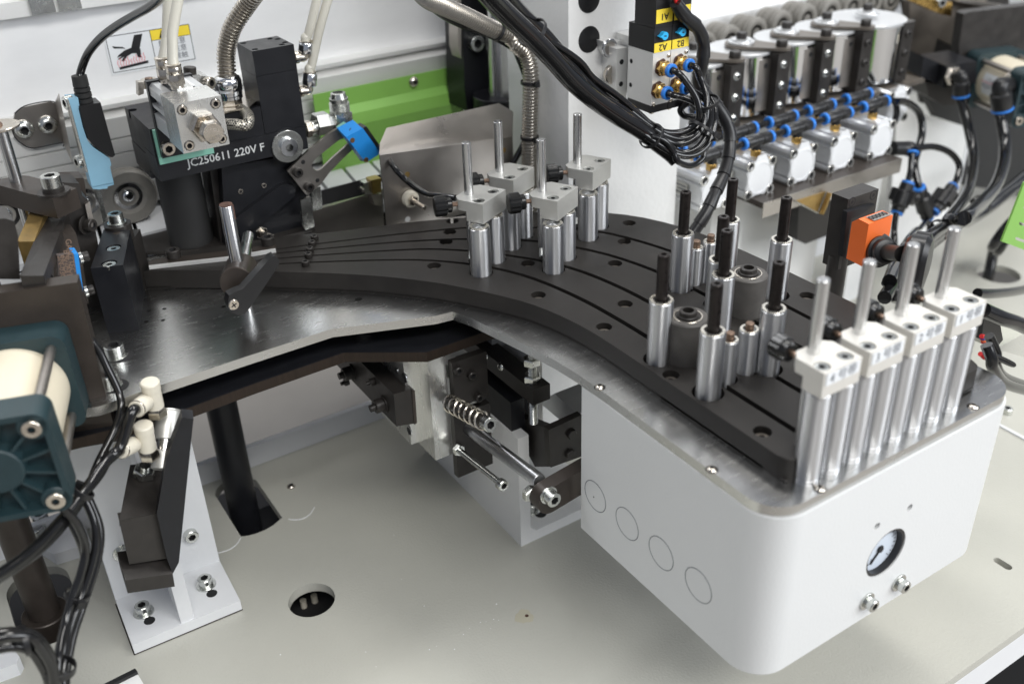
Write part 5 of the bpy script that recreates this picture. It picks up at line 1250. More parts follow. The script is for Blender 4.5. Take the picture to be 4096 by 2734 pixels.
tubes('thin_cable', 'small loop of thin black cable beside the brass fittings', 'cable', [yw(G8(u, v), y) for u, v, y in ((1100, 920, 690), (1000, 930, 695), (945, 985, 698), (985, 1040, 695), (1090, 1050, 690))], 3.2)
tie('cable tie round the tube bundle just below the brass fittings', G8(1160, 915), 666, [G8(1150, 860), G8(1165, 960)], 13, 3)
tie('cable tie round the tube bundle at the bottom of the loop', G8(1150, 1170), 657, [G8(1210, 1080), G8(1110, 1230)], 15, 3)
tie('cable tie round the thick bundle left of the loop', G8(685, 1218), 667, [G8(600, 1130), G8(760, 1290)], 11.5, 3.2)
tie('cable tie high on the hanging black bundle', A3(222, 222), 663, [A3(150, 140), A3(320, 330)], 12, 3.2)
# spiral-wrapped cable going down to the guide
def wrap(name, label, pts, r, turns_len=17):
    P = [V(p) for p in pts]; b = B(); b.tube(P, r, 18, 8)
    o = solo(name, label, 'cable', b, 'cable_black'); o['wl'] = o['wl']
    # spiral band: a slightly larger sleeve in overlapping segments
    n = len(P); Q = []
    for i in range(n-1):
        a, c, d, e = P[max(i-1, 0)], P[i], P[i+1], P[min(i+2, n-1)]
        for k in range(10):
            q = k/10; Q.append(.5*((2*c)+(d-a)*q+(2*a-5*c+4*d-e)*q*q+(-a+3*c-3*d+e)*q**3))
    Q.append(P[-1]); acc = 0; st = 0
    for i in range(1, len(Q)):
        acc += (Q[i]-Q[i-1]).length
        if acc > turns_len or i == len(Q)-1:
            seg = Q[st:i+1]; acc = 0; st = i
            if len(seg) > 1:
                bb = B().tube(seg, r*1.22, 18, 1, rad=lambda f: .9+.16*f, caps=True)
                part(o, 'spiral_wrap', bb, 'black_plastic')
    return o
wrap('wrapped_cable', 'spiral wrapped black cable falling from the valves to the guide block', yy((A3(1195, 20), 690), (A3(1260, 110), 690), (A3(1345, 190), 692), (A3(1385, 300), 694), (A3(1380, 430), 694), (A3(1350, 540), 698), (A3(1400, 640), 690), (A3(1490, 740), 680), (A3(1560, 880), 672), (A3(1565, 1020), 665), (A3(1530, 1180), 655), (A3(1460, 1330), 645), (A3(1400, 1460), 640), (A3(1320, 1580), 640), (B2(1290, 430), 640)), 5.2)
for k, (m_, dx) in enumerate((('red_wire', 0), ('red_wire', 14), ('cable_black', 28))):
    tubes('lead_wire', ('first red', 'second red', 'thin black')[k]+' wire entering the spiral wrap above the valves', 'wire', yy((A3(1195+dx, -120), 690), (A3(1192+dx, -20), 690), (A3(1205+dx, 30), 690), (A3(1225+dx, 60), 690)), 1.5, m_)
# ---- warning sticker on the rear panel
YS_ = WY-.4
corn = [yw(A1(u, v), YS_) for u, v in ((832, 290), (1480, 180), (1525, 465), (885, 582))]
o0 = corn[0]; xa = V(((corn[1]-corn[0]).x, 0, 0)); H = -(corn[0].z+corn[1].z-corn[2].z-corn[3].z)/2; W_ = ((corn[1].x-corn[0].x)+(corn[2].x-corn[3].x))/2
X0s, Z0s = (corn[0].x+corn[3].x)/2, (corn[0].z+corn[1].z)/2
t = thing('warning_sticker', 'hot surface warning sticker with burning hand symbol and yellow band on the rear panel', 'sticker', (X0s, YS_, Z0s))
def S(a, b_): return V((X0s+a*W_, YS_-.3, Z0s+b_*H))
def spoly(name, pts, m, d=.0): part(t, name, B().ext([S(*p)-Y_*d for p in pts], (0, -.12, 0), 0), m)
part(t, 'film', B().ext([S(-.02, -.04)+Y_*.2, S(1.02, -.04)+Y_*.2, S(1.02, 1.04)+Y_*.2, S(-.02, 1.04)+Y_*.2], (0, -.2, 0), 0), 'sticker')
def sline(a, b_, th=.008):
    pa, pb = S(*a), S(*b_); d = (pb-pa); n = d.cross(Y_).normalized()*W_*th
    part(t, 'border_line', B().ext([pa-n/2, pb-n/2, pb+n/2, pa+n/2], (0, -.1, 0), 0), 'ink')
for a, b_ in (((.0, .02), (1, .02)), ((0, .98), (1, .98)), ((0, .02), (0, .98)), ((1, .02), (1, .98)), ((.52, .02), (.52, .98)), ((.52, .30), (1, .30))): sline(a, b_)
spoly('yellow_band', [(.524, .03), (.996, .03), (.996, .295), (.524, .295)], 'yellow')
spoly('warning_triangle', [(.615, .27), (.655, .06), (.695, .27)], 'ink', .15)
spoly('exclamation_mark', [(.649, .12), (.661, .12), (.658, .21), (.652, .21)], 'yellow', .3); spoly('exclamation_mark', [(.650, .225), (.660, .225), (.660, .25), (.650, .25)], 'yellow', .3)
spoly('forearm', [(.33, .08), (.43, .08), (.36, .46), (.26, .42)], 'ink', .1)
spoly('hand', [(.08, .60), (.10, .54), (.18, .44), (.26, .40), (.37, .46), (.36, .70), (.32, .68), (.31, .56), (.26, .55), (.20, .60), (.15, .72), (.12, .70), (.16, .60), (.10, .66), (.08, .64), (.14, .57)], 'ink', .1)
spoly('smoke', [(.05, .28), (.10, .31), (.17, .34), (.20, .40), (.14, .37), (.07, .35)], 'ink', .1)
spoly('hot_plate', [(.08, .86), (.43, .80), (.43, .87), (.08, .93)], 'ink', .1)
for k in range(11):
    a = .075+k*.032; b = B().tube([S(a+.006*math.sin(q*9+k), .86-.0054*k*1.0-q*.19*(1+.25*math.sin(k*2.1)))-Y_*.15 for q in [j/6 for j in range(7)]], .32, 5, 2)
    part(t, 'flame_line', b, 'ink_red')
for r_, s in enumerate(('\u89e6\u6478\u6ce8\u610f', '\u9ad8\u6e29\u6ce8\u610f', '\u8bf7\u52ff\u63a5\u89e6')):
    text(t, s, S(.76, .42+.2*r_)-Y_*.1, X_, Z_, H*-.19, 'ink_grey')

# ================================================================== RIGHT: PRESSURE ROLLERS, COMPACT CYLINDERS, COUNTER
t = thing('roller_table', 'brown steel plate carrying the row of chrome pressure rollers', 'plate', (980, 880, -6))
part(t, 'plate', B().bx(784, 1180, 818, 955, -6, -.6, .8), 'brown_plate')
ZT = 151.0
def prow(x, y, r, label, capr=None, arm=True, screws='zinc', post=True):
    t = thing('pressure_roller', label, 'roller', (x, y, 90), 'chrome pressure rollers in a row')
    part(t, 'roller', B().lathe((x, y, 93), Z_, [(r-1, 0), (r, 1), (r, ZT-97), (r+.1, ZT-96)], 60), 'chrome')
    part(t, 'top_disc', B().lathe((x, y, ZT-3), Z_, [(r+.6, 0), (r+1.2, .5), (r+1.2, 2.4), (r+.6, 3)], 60), 'aluminium')
    ex, ey = x+19, y-32
    if arm:
        d = V((ex-x, ey-y, 0)); n = d.cross(Z_).normalized(); u_ = d.normalized()
        pts = [V((x, y, ZT+1))+(u_*-math.cos(a)*0+(-u_)*math.cos(a)+n*math.sin(a))*15 for a in [math.radians(-90+15*k) for k in range(13)]]
        pts += [V((ex, ey, ZT+1))+(u_*math.cos(a)-n*math.sin(a))*9 for a in [math.radians(-90+15*k) for k in range(13)]]
        part(t, 'link_plate', B().ext(pts, (0, 0, 2.6), .3), 'brown_plate')
    part(t, 'washer', B().lathe((x, y, ZT+3.4), Z_, [(11.5, 0), (12, .4), (12, 2), (11.3, 2.6), (9.5, 2.7), (9.3, 4), (6, 4.2)], 44), 'aluminium')
    part(t, 'hex_bolt', B().lathe((x, y, ZT+6.5), Z_, [(4.6, 0), (5, .5), (5, 6), (4.4, 6.8)], 6).cyl((x, y, ZT+6), (x, y, ZT+9), 4.4, seg=16), 'black_oxide')
    if post:
        if arm: part(t, 'hex_bolt', B().lathe((ex, ey, ZT+3), Z_, [(5.0, 0), (5.4, .5), (5.4, 5.6), (4.8, 6.4)], 6), 'black_oxide')
        fy_ = ey-7
        part(t, 'post', B().ext([(ex-10, fy_, 92), (ex+6, fy_, 92), (ex+9, fy_+3, 92), (ex+9, fy_+16, 92), (ex-10, fy_+16, 92)], (0, 0, ZT-92.5), .5), 'black_oxide')
        for z in (102, 121, 140): bolt(t, (ex-3, fy_, z), -Y_, size=4.6, kind='button', m=screws)
        sh = part(t, 'shield', B().ext([(ex-23, fy_+10, 97), (ex-9, fy_+9, 97), (ex-9, fy_+9, ZT-6), (ex-23, fy_+10, ZT-6)], (0, 1, 0), 0), 'stainless')
        part(t, 'hole', B().lathe((ex-15, fy_+9, ZT-12), -Y_, [(2.4, 0), (2.3, .2)], 16), 'dark_void')
    return t
KR = 1.22
for x, y, r, X, Y, lb, kw in ((621, 668, 29, 807, 868, 'chrome pressure roller nearest the valve cables, partly hidden', {}), (680, 669, 29, 884, 870, 'second chrome pressure roller from the cables with round washer', {}),
                           (740, 671, 29, 962, 872, 'third chrome pressure roller with brown link plate', {}), (798, 673, 29, 1037, 875, 'fourth chrome pressure roller, before the big one', dict(screws='black_oxide')),
                           (856, 672, 38, 1113, 874, 'largest chrome pressure roller with wide bright disc at the end of the row', dict(arm=False, screws='black_oxide'))):
    place(prow(x, y, r, lb, **kw), (X, Y, 0), 1.3)
# compact cylinders
t = thing('cylinder_plate', 'brown steel plate under the row of compact cylinders', 'plate', (900, 790, -70))
part(t, 'plate', B().bx(800, 1038, 732, 854, -62.5, -55.5, .6), 'brown_oxide')
part(t, 'front_edge', B().bx(800, 1038, 731, 732, -73.5, -55.4, .2), 'stainless')
CZ = 42.5
def compact(x, y, z, label, tee=True, s=1.):
    t = thing('compact_cylinder', label, 'air cylinder', (x, y, z-20), 'silver compact air cylinders in a row')
    h = 18.0
    body = []
    for k in range(4):
        a = math.radians(45+90*k); cx, cz = math.cos(a)*14*1.414, math.sin(a)*14*1.414
        for j in range(-3, 4):
            g = a+math.radians(j*38); body.append((cx+math.cos(g)*4.6, cz+math.sin(g)*4.6))
        m = math.radians(90+90*k); tx, tz = -math.sin(m), math.cos(m)
        # flat wall between the corner tubes, wider in the middle
        bx0, bz0 = math.cos(m)*h, math.sin(m)*h
        body += [(bx0-tx*8.5, bz0-tz*8.5), (bx0*.94+ -tx*3, bz0*.94-tz*3), (bx0*.94+tx*3, bz0*.94+tz*3), (bx0+tx*8.5, bz0+tz*8.5)]
    pts = [V((x+a, y, z+b)) for a, b in body]
    part(t, 'body', B().ext(pts, (0, 52, 0), 0), 'aluminium', ang=25)
    part(t, 'end_face', B().lathe((x, y, z), -Y_, [(16.2, 0), (16.2, 1.3), (14.4, 1.5), (14.2, .9)], 44), 'white_paint')
    part(t, 'end_plate', B().ext([(x+a, y+.1, z+b) for a, b in ((-16.5, -8), (-8, -16.5), (8, -16.5), (16.5, -8), (16.5, 8), (8, 16.5), (5, 22), (-5, 22), (-8, 16.5), (-16.5, 8))], (0, -.8, 0), .2), 'white_paint')
    for sx_ in (-14, 14):
        for sz_ in (-14, 14):
            part(t, 'corner_tube', B().pipe((x+sx_, y+.5, z+sz_), (x+sx_, y-1.6, z+sz_), 4.9, 3.3, 22, .3), 'milled_alu')
            part(t, 'bore', B().lathe((x+sx_, y-.3, z+sz_), -Y_, [(3.4, 0), (3.3, .05)], 16), 'dark_void')
    part(t, 'print', B().bx(x-18.4, x-18.1, y+16, y+36, z-6, z+6, 0), 'anodised')
    for j in range(3): part(t, 'print_line', B().bx(x-18.55, x-18.4, y+18, y+33-4*(j%2), z+2.6-3.4*j, z+3.7-3.4*j, 0), 'ink_grey')
    return t
xs = [609, 666, 722, 778, 835]
for i, x in enumerate(xs):
    place(compact(x, 617, CZ, ('compact cylinder nearest the hanging cable, left end of the row', 'second compact cylinder from the left in the row', 'middle compact cylinder of the row', 'fourth compact cylinder from the left in the row', 'compact cylinder at the right front of the row')[i]), ((743, 812.5, 881, 949, 1019)[i], 752.7, -58.5), KR)
place(compact(912, 660, 52, 'separate compact cylinder behind the right end of the row'), (1113, 805, -47), KR)
def tee(x, y, z, label, dropm='brass', stem=True):
    t = thing('tee_fitting', label, 'fitting', (x, y, z-12), 'black tee fittings with blue rings')
    part(t, 'body', B().lathe((x-15.5, y, z), X_, [(5, 0), (5.6, 1), (5.6, 10), (4.8, 11), (4.8, 20), (5.6, 21), (5.6, 30), (5, 31)], 26), 'black_plastic')
    for s_ in (-1, 1): part(t, 'blue_ring', B().pipe((x+s_*15.5, y, z), (x+s_*18.7, y, z), 5.9, 3.2, 24, .5), 'ring_blue')
    part(t, 'stem', B().cyl((x, y, z-9), (x, y, z), 4.4, seg=22), 'black_plastic')
    if stem: part(t, 'brass_base', B().lathe((x, y, z-15), Z_, [(4.8, 0), (5.2, .5), (5.2, 6), (4.6, 6.6)], 6), 'brass')
    return t
ZTE = 76
TX = (744, 814, 882, 950, 1020)
for i, x in enumerate(xs):
    place(tee(x, 624, 76, 'front row tee fitting above the '+('first', 'second', 'middle', 'fourth', 'last')[i]+' compact cylinder'), (TX[i], 761+2.4*i, -7.7), KR)
    place(tee(x, 649, 77, 'rear row tee fitting behind the '+('first', 'second', 'middle', 'fourth', 'last')[i]+' compact cylinder'), (TX[i]+5, 792+2.4*i, -6.5), KR)
for r_, (y, z, dx) in enumerate(((761, 7, 0), (792, 8.2, 5))):
    for i in range(4):
        a = V((TX[i]+dx+22, y+i*2.4, z)); b = V((TX[i+1]+dx-22, y+i*2.4+2.4, z))
        tubes('air_tube', ('front', 'rear')[r_]+' link tube between tee fittings of cylinders %s' % ('one and two', 'two and three', 'three and four', 'four and five')[i], 'tube', [a, (a+b)/2, b], 3.9, sub=2)
def ky(*L): return [yw(s, y*KR) for s, y in L]
tubes('air_tube', 'black tube arching from the last front tee down to the cross connectors', 'tube', ky((G5(1085, 350), 634), (G5(1180, 360), 640), (G5(1290, 450), 645), (G5(1320, 600), 640), (G5(1290, 760), 630), (G5(1250, 900), 615), (G5(1270, 1040), 605), (G5(1290, 1110), 600)), 4.9)
tubes('air_tube', 'short tube dropping behind the last front tee fitting', 'tube', ky((G5(955, 300), 655), (G5(1070, 350), 652), (G5(1090, 450), 645), (G5(1070, 540), 640)), 4.1)
tubes('air_tube', 'black tube looping right from the elbow under the cylinders', 'tube', ky((G5(1100, 770), 620), (G5(1250, 770), 620), (G5(1420, 755), 618), (G5(1570, 810), 614), (G5(1650, 920), 608), (G5(1630, 1040), 600), (G5(1600, 1100), 598)), 4.4)
tubes('air_tube', 'thin tube between the elbow and the left black connector', 'tube', ky((G5(1225, 820), 612), (G5(1215, 960), 606), (G5(1190, 1070), 600)), 3.9)
t = thing('tube_elbow', 'black elbow fitting with blue ring below the last compact cylinder', 'fitting', yw(G5(1200, 770), 618*KR))
part(t, 'body', B().tube([yw(G5(1050, 770), 622*KR), yw(G5(1150, 770), 620*KR), yw(G5(1210, 770), 617*KR), yw(G5(1225, 800), 613*KR)], 9, 16, 5), 'black_plastic')
part(t, 'blue_ring', B().pipe(yw(G5(1224, 805), 613*KR), yw(G5(1223, 822), 612*KR), 9.2, 5, 24, .5), 'ring_blue')
# Y connectors
def conn(sT, sB, y, r, label, ears=False):
    a, b = yw(sT, y), yw(sB, y-6); d = (b-a); h = d.length; d.normalize()
    t = thing('tube_connector', label, 'fitting', b, 'black inline tube connectors with blue rings')
    part(t, 'blue_ring', B().pipe(a, a+d*3.4, r*.72, r*.4, 24, .4), 'ring_blue')
    part(t, 'blue_ring', B().pipe(b-d*3.4, b, r*.72, r*.4, 24, .4), 'ring_blue')
    part(t, 'body', B().lathe(a+d*3, d, [(r*.7, 0), (r*.78, 1), (r*.78, h*.22), (r, h*.27), (r, h*.66), (r*.78, h*.72), (r*.78, h-7.6), (r*.7, h-6.6)], 26), 'black_plastic')
    if ears:
        x, yv, z = frame(d)
        part(t, 'clip', B().cbx(a+d*h*.45, d*h*.36, x*r*2.7, yv*r*1.2, 1.2), 'black_plastic')
        part(t, 'valve_knob', B().cyl(a+d*h*.5+RT*r*.9, a+d*h*.5+RT*r*1.9, r*.55, seg=20, ch=.5), 'black_plastic')
conn(G5(1195, 1065), G5(1085, 1360), 732, 11, 'leftmost of three black tube connectors behind the orange counter', True)
conn(G5(1290, 1110), G5(1370, 1400), 730, 11, 'middle of three black tube connectors, leaning to the right')
conn(G5(1600, 1100), G5(1420, 1345), 728, 10.4, 'rightmost of three black tube connectors with grey clip', True)
tubes('air_tube', 'tube from the left black connector down behind the orange counter', 'tube', yy((G5(1085, 1350), 722), (G5(1070, 1450), 715), (G5(1060, 1600), 700), (G7(835, 450), 690), (G7(840, 560), 680)), 3.9)
tubes('air_tube', 'tube from the middle black connector curving down to the left', 'tube', yy((G5(1380, 1390), 722), (G5(1300, 1480), 700), (G7(1000, 430), 660), (G7(930, 520), 560), (G7(820, 700), 540), (G7(760, 850), 520)), 3.2)
tubes('air_tube', 'short tube leaving the middle connector straight down', 'tube', yy((G5(1375, 1395), 722), (G5(1385, 1480), 715), (G5(1370, 1600), 700)), 3.9)
# orange counter
YO = 480
t = thing('position_counter', 'orange digital position counter with black hub beside the end clamps', 'counter', yw(G7(640, 700), YO))
A_, Bq, Cq, Dq = yw(G7(638, 385), YO), yw(G7(825, 322), YO), yw(G7(800, 500), YO), yw(G7(572, 720), YO)
x0_, x1_ = A_.x+0, Bq.x; zt_, zb_ = A_.z, Dq.z
xs0 = xw(G7(510, 335), x0_); yl = xs0.y
part(t, 'housing', B().ext([(x0_, YO, zb_), (x0_, yl, zb_+1), (x0_, yl, zt_-4), (x0_, yl-6, zt_+1), (x0_, YO, zt_)], (x1_-x0_, 0, 0), 2.5, 3), 'orange')
pc = zw(G7(710, 325), zt_+.6)
part(t, 'window', B().cbx((pc.x, pc.y, zt_+1.0), (21, 0, 0), (0, 9, 0), (0, 0, .6), .1), 'stainless')
text(t, '00000', V((pc.x, pc.y, zt_+1.4)), X_, Y_, 8.4, 'ink', bold=.25)
hub = yw(G7(700, 590), YO); hd = (yw(G7(870, 615), YO-32)-hub).normalized()
part(t, 'hub', B().lathe(hub+Y_*1, hd, [(15, 0), (15, 3), (12.5, 4), (12.5, 12), (10.5, 13), (10.5, 19), (9, 20)], 40), 'black_plastic')
part(t, 'shaft', B().cyl(hub, hub+hd*44, 6.5, seg=24), 'black_oxide')
t = thing('hand_knob', 'large black lobed hand knob in front of the orange counter shaft', 'knob', hub+hd*40)
kc = yw(G7(1000, 680), YO-45); hd2 = (kc-hub).normalized(); hd2 = V((.45, -.85, .0)).normalized()
part(t, 'knob', B().lathe(kc-hd2*10, hd2, [(12, 0), (20, 1.5), (24, 5), (24, 16), (21, 20), (9, 21.5)], 60, rf=lambda k, q: 1+(.10*math.cos(q*2*math.pi*3) if 0 < k < 5 else 0)), 'black_plastic')
k2 = yw(G7(1020, 560), YO-30)
part(t, 'rear_lobe', B().lathe(k2-hd2*4, hd2, [(10, 0), (13, 1.5), (13, 12), (10, 14)], 36), 'black_plastic')
YK = 515
t = thing('slide_tower', 'black steel upright block with two recessed screws behind the orange counter', 'block', yw(G7(450, 650), YK))
bA, bB, bC = yw(G7(478, 190), YK), yw(G7(718, 95), YK), yw(G7(440, 650), YK)
xb = xw(G7(352, 132), bA.x)
part(t, 'block', B().bx(bA.x, bB.x, YK, xb.y, bC.z-10, bA.z, 1.2), 'black_oxide')
part(t, 'foot', B().cyl((bA.x+8, YK+8, TB-60), (bA.x+8, YK+8, bC.z), 9, seg=28), 'black_oxide')
for u, v in ((505, 212), (672, 157)):
    p = yw(G7(u, v), YK); part(t, 'recess', B().lathe(p, -Y_, [(4.6, 0), (4.5, .1)], 22), 'dark_void'); bolt(t, p+Y_*1.6, -Y_, size=4.6, kind='csk', m='black_oxide')
part(t, 'back_plate', B().ext([yw(G7(u, v), YK-6) for u, v in ((470, 290), (690, 230), (560, 320), (500, 340), (450, 640), (430, 640))], (0, 5, 0), .4), 'black_anodised')
t = thing('tray_angle', 'bright folded steel angle under the front of the brown cylinder plate', 'angle', yw(G7(240, 240), 720))
part(t, 'angle', B().ext([yw(G7(u, v), 730) for u, v in ((60, 205), (300, 130), (235, 295))], (0, 2, 0), 0).ext([yw(G7(235, 295), 730), yw(G7(300, 130), 730), yw(G7(310, 130), 730), yw(G7(245, 290), 730)], (0, -8, 0), .1), 'dull_brass')
part(t, 'rim', B().tube([yw(G7(60, 205), 729), yw(G7(235, 295), 729), yw(G7(303, 130), 729)], 1.1, 6, 1), 'zinc')
t = thing('dark_block', 'dark steel block hanging below the brown cylinder plate', 'block', yw(G7(180, 400), 780))
part(t, 'block', B().ext([yw(G7(u, v), 780) for u, v in ((90, 240), (350, 200), (320, 470), (140, 540), (75, 510))], (0, 30, 0), 1), 'black_oxide')
# white frame posts and panels beneath/behind
t = thing('white_stand', 'white painted machine frame below the brown cylinder plate', 'frame', (900, 830, TB))
part(t, 'left_post', B().bx(799, 854, 811, 927, TB, -64, 1.5), 'cast_white')
part(t, 'cross_panel', B().bx(854, 1037, 842, 852, TB, -64, 1), 'cast_white')
part(t, 'right_post', B().bx(1032, 1074, 781, 799, TB, -66, 1.5), 'cast_white')
t = thing('grey_panel', 'grey white painted side panel behind the tube connectors', 'panel', yw(G5(1500, 1400), 960))
part(t, 'panel', B().ext([yw(G5(u, v), 858) for u, v in ((1100, 400), (1440, 500), (1775, 592), (1640, 1130), (1560, 1400), (1500, 1700), (1000, 1700))], (0, 8, 0), .8), 'cast_white')
part(t, 'panel_edge', B().ext([yw(G5(u, v), 857) for u, v in ((1752, 592), (1776, 594), (1585, 1400), (1560, 1400))], (0, 2, 0), 0), 'white_paint')
# big cylinder unit at far right
AZ2 = math.radians(19.5); a2D = V((math.sin(AZ2), math.cos(AZ2), 0)); b2D = V((math.cos(AZ2), -math.sin(AZ2), 0))
P2 = dw(G6(1630, 1262), 1330)
o_b, o_a = P2.dot(b2D), P2.dot(a2D)
def L2(b_, a_, z): return b2D*b_+a2D*a_+Z_*z
tt, at2, ax2, bx2 = big_cylinder('cream pneumatic cylinder with teal caps and printed label at the right edge', L2, o_b+28.3, P2.z+28.3, o_a, o_a+24, o_a+92, o_a+118)
def on2(s, a_): return on(s, a2D*a_, a2D)
lp0 = on2(G6(1190, 700), o_a+60); 
cb0 = at2(-31.5, 4, o_a+0)
ry = math.radians(8)
rad_ = 33.7
def bar_pt(ang, a_): return at2(-math.cos(ang)*rad_, math.sin(ang)*rad_, a_)
b = B()
n = 10; A1_, A2_ = math.radians(28), math.radians(-22)
for i in range(n):
    q0, q1 = A1_+(A2_-A1_)*i/n, A1_+(A2_-A1_)*(i+1)/n
    b.quad(bar_pt(q0, o_a+40), bar_pt(q1, o_a+40), bar_pt(q1, o_a+80), bar_pt(q0, o_a+80))
part(tt, 'label', b, 'sticker')
def ltext(s, ang, a_, size, m):
    p = bar_pt(math.radians(ang), a_); nrm = (p-at2(0, 0, a_)).normalized(); upv = Z_
    text(tt, s, p+nrm*.25, -ax2, ax2.cross(nrm) if (ax2.cross(nrm)).z > 0 else -ax2.cross(nrm), size, m)
ltext('CYLINDER', 14, o_a+56, 6.5, 'ink_grey'); ltext('XQSC63-25', 0, o_a+60, 7.6, 'ink_grey')
b = B(); q0, q1 = math.radians(9), math.radians(7.4); b.quad(bar_pt(q0, o_a+39)-X_*.3, bar_pt(q1, o_a+39)-X_*.3, bar_pt(q1, o_a+81)-X_*.3, bar_pt(q0, o_a+81)-X_*.3)
part(tt, 'red_line', b, 'ink_red')
t = thing('trim_bracket', 'large dark grey steel bracket plate behind the right pneumatic cylinder', 'bracket', L2(o_b, o_a+130, P2.z))
part(t, 'plate', B().ext([on2(G6(u, v), o_a+119) for u, v in ((1010, 480), (1060, 150), (1110, 130), (1700, 60), (2200, 0), (2200, 900), (1010, 900))], a2D*18, 1), 'black_oxide')
part(t, 'top_flange', B().ext([on2(G6(u, v), o_a+200) for u, v in ((1030, -10), (1500, 60), (1370, 90), (1000, 20))], a2D*14, .8), 'stainless')
part(t, 'rear_wall', B().ext([on2(G6(u, v), o_a+215) for u, v in ((490, 20), (1060, -200), (1300, -200), (1300, 500), (960, 490), (780, 400), (740, 560), (520, 800))], a2D*20, 1), 'brown_plate')
part(t, 'dark_recess', B().ext([on2(G6(u, v), o_a+240) for u, v in ((430, 30), (520, -200), (1500, -200), (1700, 1100), (620, 1080), (500, 400))], a2D*10, 1), 'black_oxide')
t = thing('brass_bar', 'brass bar with a zinc screw at the top right', 'bar', dw(G6(800, 50), 1380))
part(t, 'bar', B().ext([on2(G6(u, v), o_a+150) for u, v in ((460, -60), (940, 30), (930, 175), (820, 150), (460, -10))], a2D*30, 1.2), 'brass')
bolt(t, on2(G6(803, 22), o_a+150), -a2D, size=8)
t = thing('side_block', 'matt black block with a nickel elbow beside the right cream cylinder', 'block', on2(G6(800, 800), o_a+90))
f0 = [on2(G6(u, v), o_a+70) for u, v in ((872, 690), (1190, 640), (1190, 870), (840, 915))]
l0 = [f0[0], f0[3]]
part(t, 'block', B().ext(f0, a2D*62, 1), 'black_anodised')
part(t, 'left_part', B().ext([on2(G6(u, v), o_a+85) for u, v in ((640, 590), (872, 690), (845, 912), (610, 800))], a2D*45, 1), 'black_anodised')
part(t, 'under_part', B().ext([on2(G6(u, v), o_a+95) for u, v in ((660, 860), (1200, 930), (1200, 1090), (840, 1100), (690, 1010))], a2D*60, 2), 'black_oxide')
part(t, 'brass_strip', B().ext([on2(G6(u, v), o_a+150) for u, v in ((530, 640), (620, 600), (600, 720), (520, 720))], a2D*10, .6), 'brass')
def big_elbow(label, hexc, mid, low, a_, r):
    h_, m_, l_ = on2(hexc, a_), on2(mid, a_-14), on2(low, a_-16)
    t = thing('tube_elbow', label, 'fitting', l_, 'large black elbow fittings on the right cylinder')
    part(t, 'hex', B().lathe(h_+a2D*2, m_-h_, [(r*1.15, 0), (r*1.25, 1), (r*1.25, 7), (r*1.1, 8)], 6), 'nickel')
    part(t, 'elbow', B().tube([h_, (h_+m_)/2, m_, m_+(l_-m_)*.5], r*.8, 18, 6), 'black_plastic')
    part(t, 'sleeve', B().lathe(m_+(l_-m_)*.25, l_-m_, [(r*.8, 0), (r*1.05, 3), (r*1.05, (l_-m_).length*.75-1), (r, (l_-m_).length*.75)], 30), 'black_plastic')
    part(t, 'blue_ring', B().pipe(l_, l_+(l_-m_).normalized()*3, r*1.08, r*.6, 30, .6), 'ring_blue'); return l_
l1 = big_elbow('black elbow fitting with nickel hex on the matt black block', G6(935, 795), G6(1030, 800), G6(1030, 990), o_a+66, 10.5)
l2 = big_elbow('larger black elbow fitting on the cream cylinder at the right edge', G6(1580, 890), G6(1440, 900), G6(1460, 1130), o_a+20, 13)
tubes('air_hose', 'black hose hanging from the elbow of the matt black block', 'hose', [l1+Z_*3, l1-Z_*6]+yy((G5(1690, 420), l1.y-10), (G5(1740, 620), l1.y-30), (G5(1780, 850), l1.y-60), (G5(1750, 1080), l1.y-110), (G5(1690, 1220), l1.y-160), (G5(1560, 1400), l1.y-230), (G7(1250, 390), 560), (G7(1120, 480), 530), (G7(980, 640), 500), (G7(900, 800), 480), (G7(870, 1000), 470)), 6.5)
tubes('air_hose', 'thick black hose hanging from the elbow on the cream cylinder', 'hose', [l2+Z_*3, l2-Z_*6]+yy((G5(2030, 520), l2.y-8), (G5(2060, 720), l2.y-25), (G5(2050, 900), l2.y-50), (G5(1980, 1100), l2.y-90), (G5(1850, 1260), l2.y-140), (G5(1700, 1390), l2.y-200), (G7(1300, 370), 580), (G7(1150, 490), 550), (G7(1060, 560), 530), (G7(1000, 700), 500), (G7(980, 850), 480)), 7.5)
tubes('air_hose', 'black hose running in from the right edge across the tied bundle', 'hose', yy((G5(2350, 930), 760), (G5(2231, 1010), 740), (G5(2100, 1120), 720), (G5(1950, 1230), 700), (G5(1780, 1350), 670), (G7(1350, 330), 600), (G7(1200, 440), 570), (G7(1060, 540), 540), (G7(880, 680), 500), (G7(800, 830), 470)), 6.2)
tubes('air_hose', 'second black hose along the bottom of the tied bundle', 'hose', yy((G5(2350, 1010), 740), (G5(2150, 1130), 715), (G5(1950, 1290), 690), (G5(1750, 1420), 655), (G7(1350, 380), 590), (G7(1190, 490), 560), (G7(1050, 600), 530), (G7(920, 720), 500), (G7(760, 960), 460)), 6.0)
tie('cable tie round the thick hoses left of the green box', G5(1850, 1270), 680, [G5(1750, 1360), G5(1950, 1190)], 12, 4)
tie('cable tie round the thick hoses near the end clamps', G7(1200, 430), 565, [G7(1080, 520), G7(1320, 350)], 11, 4)
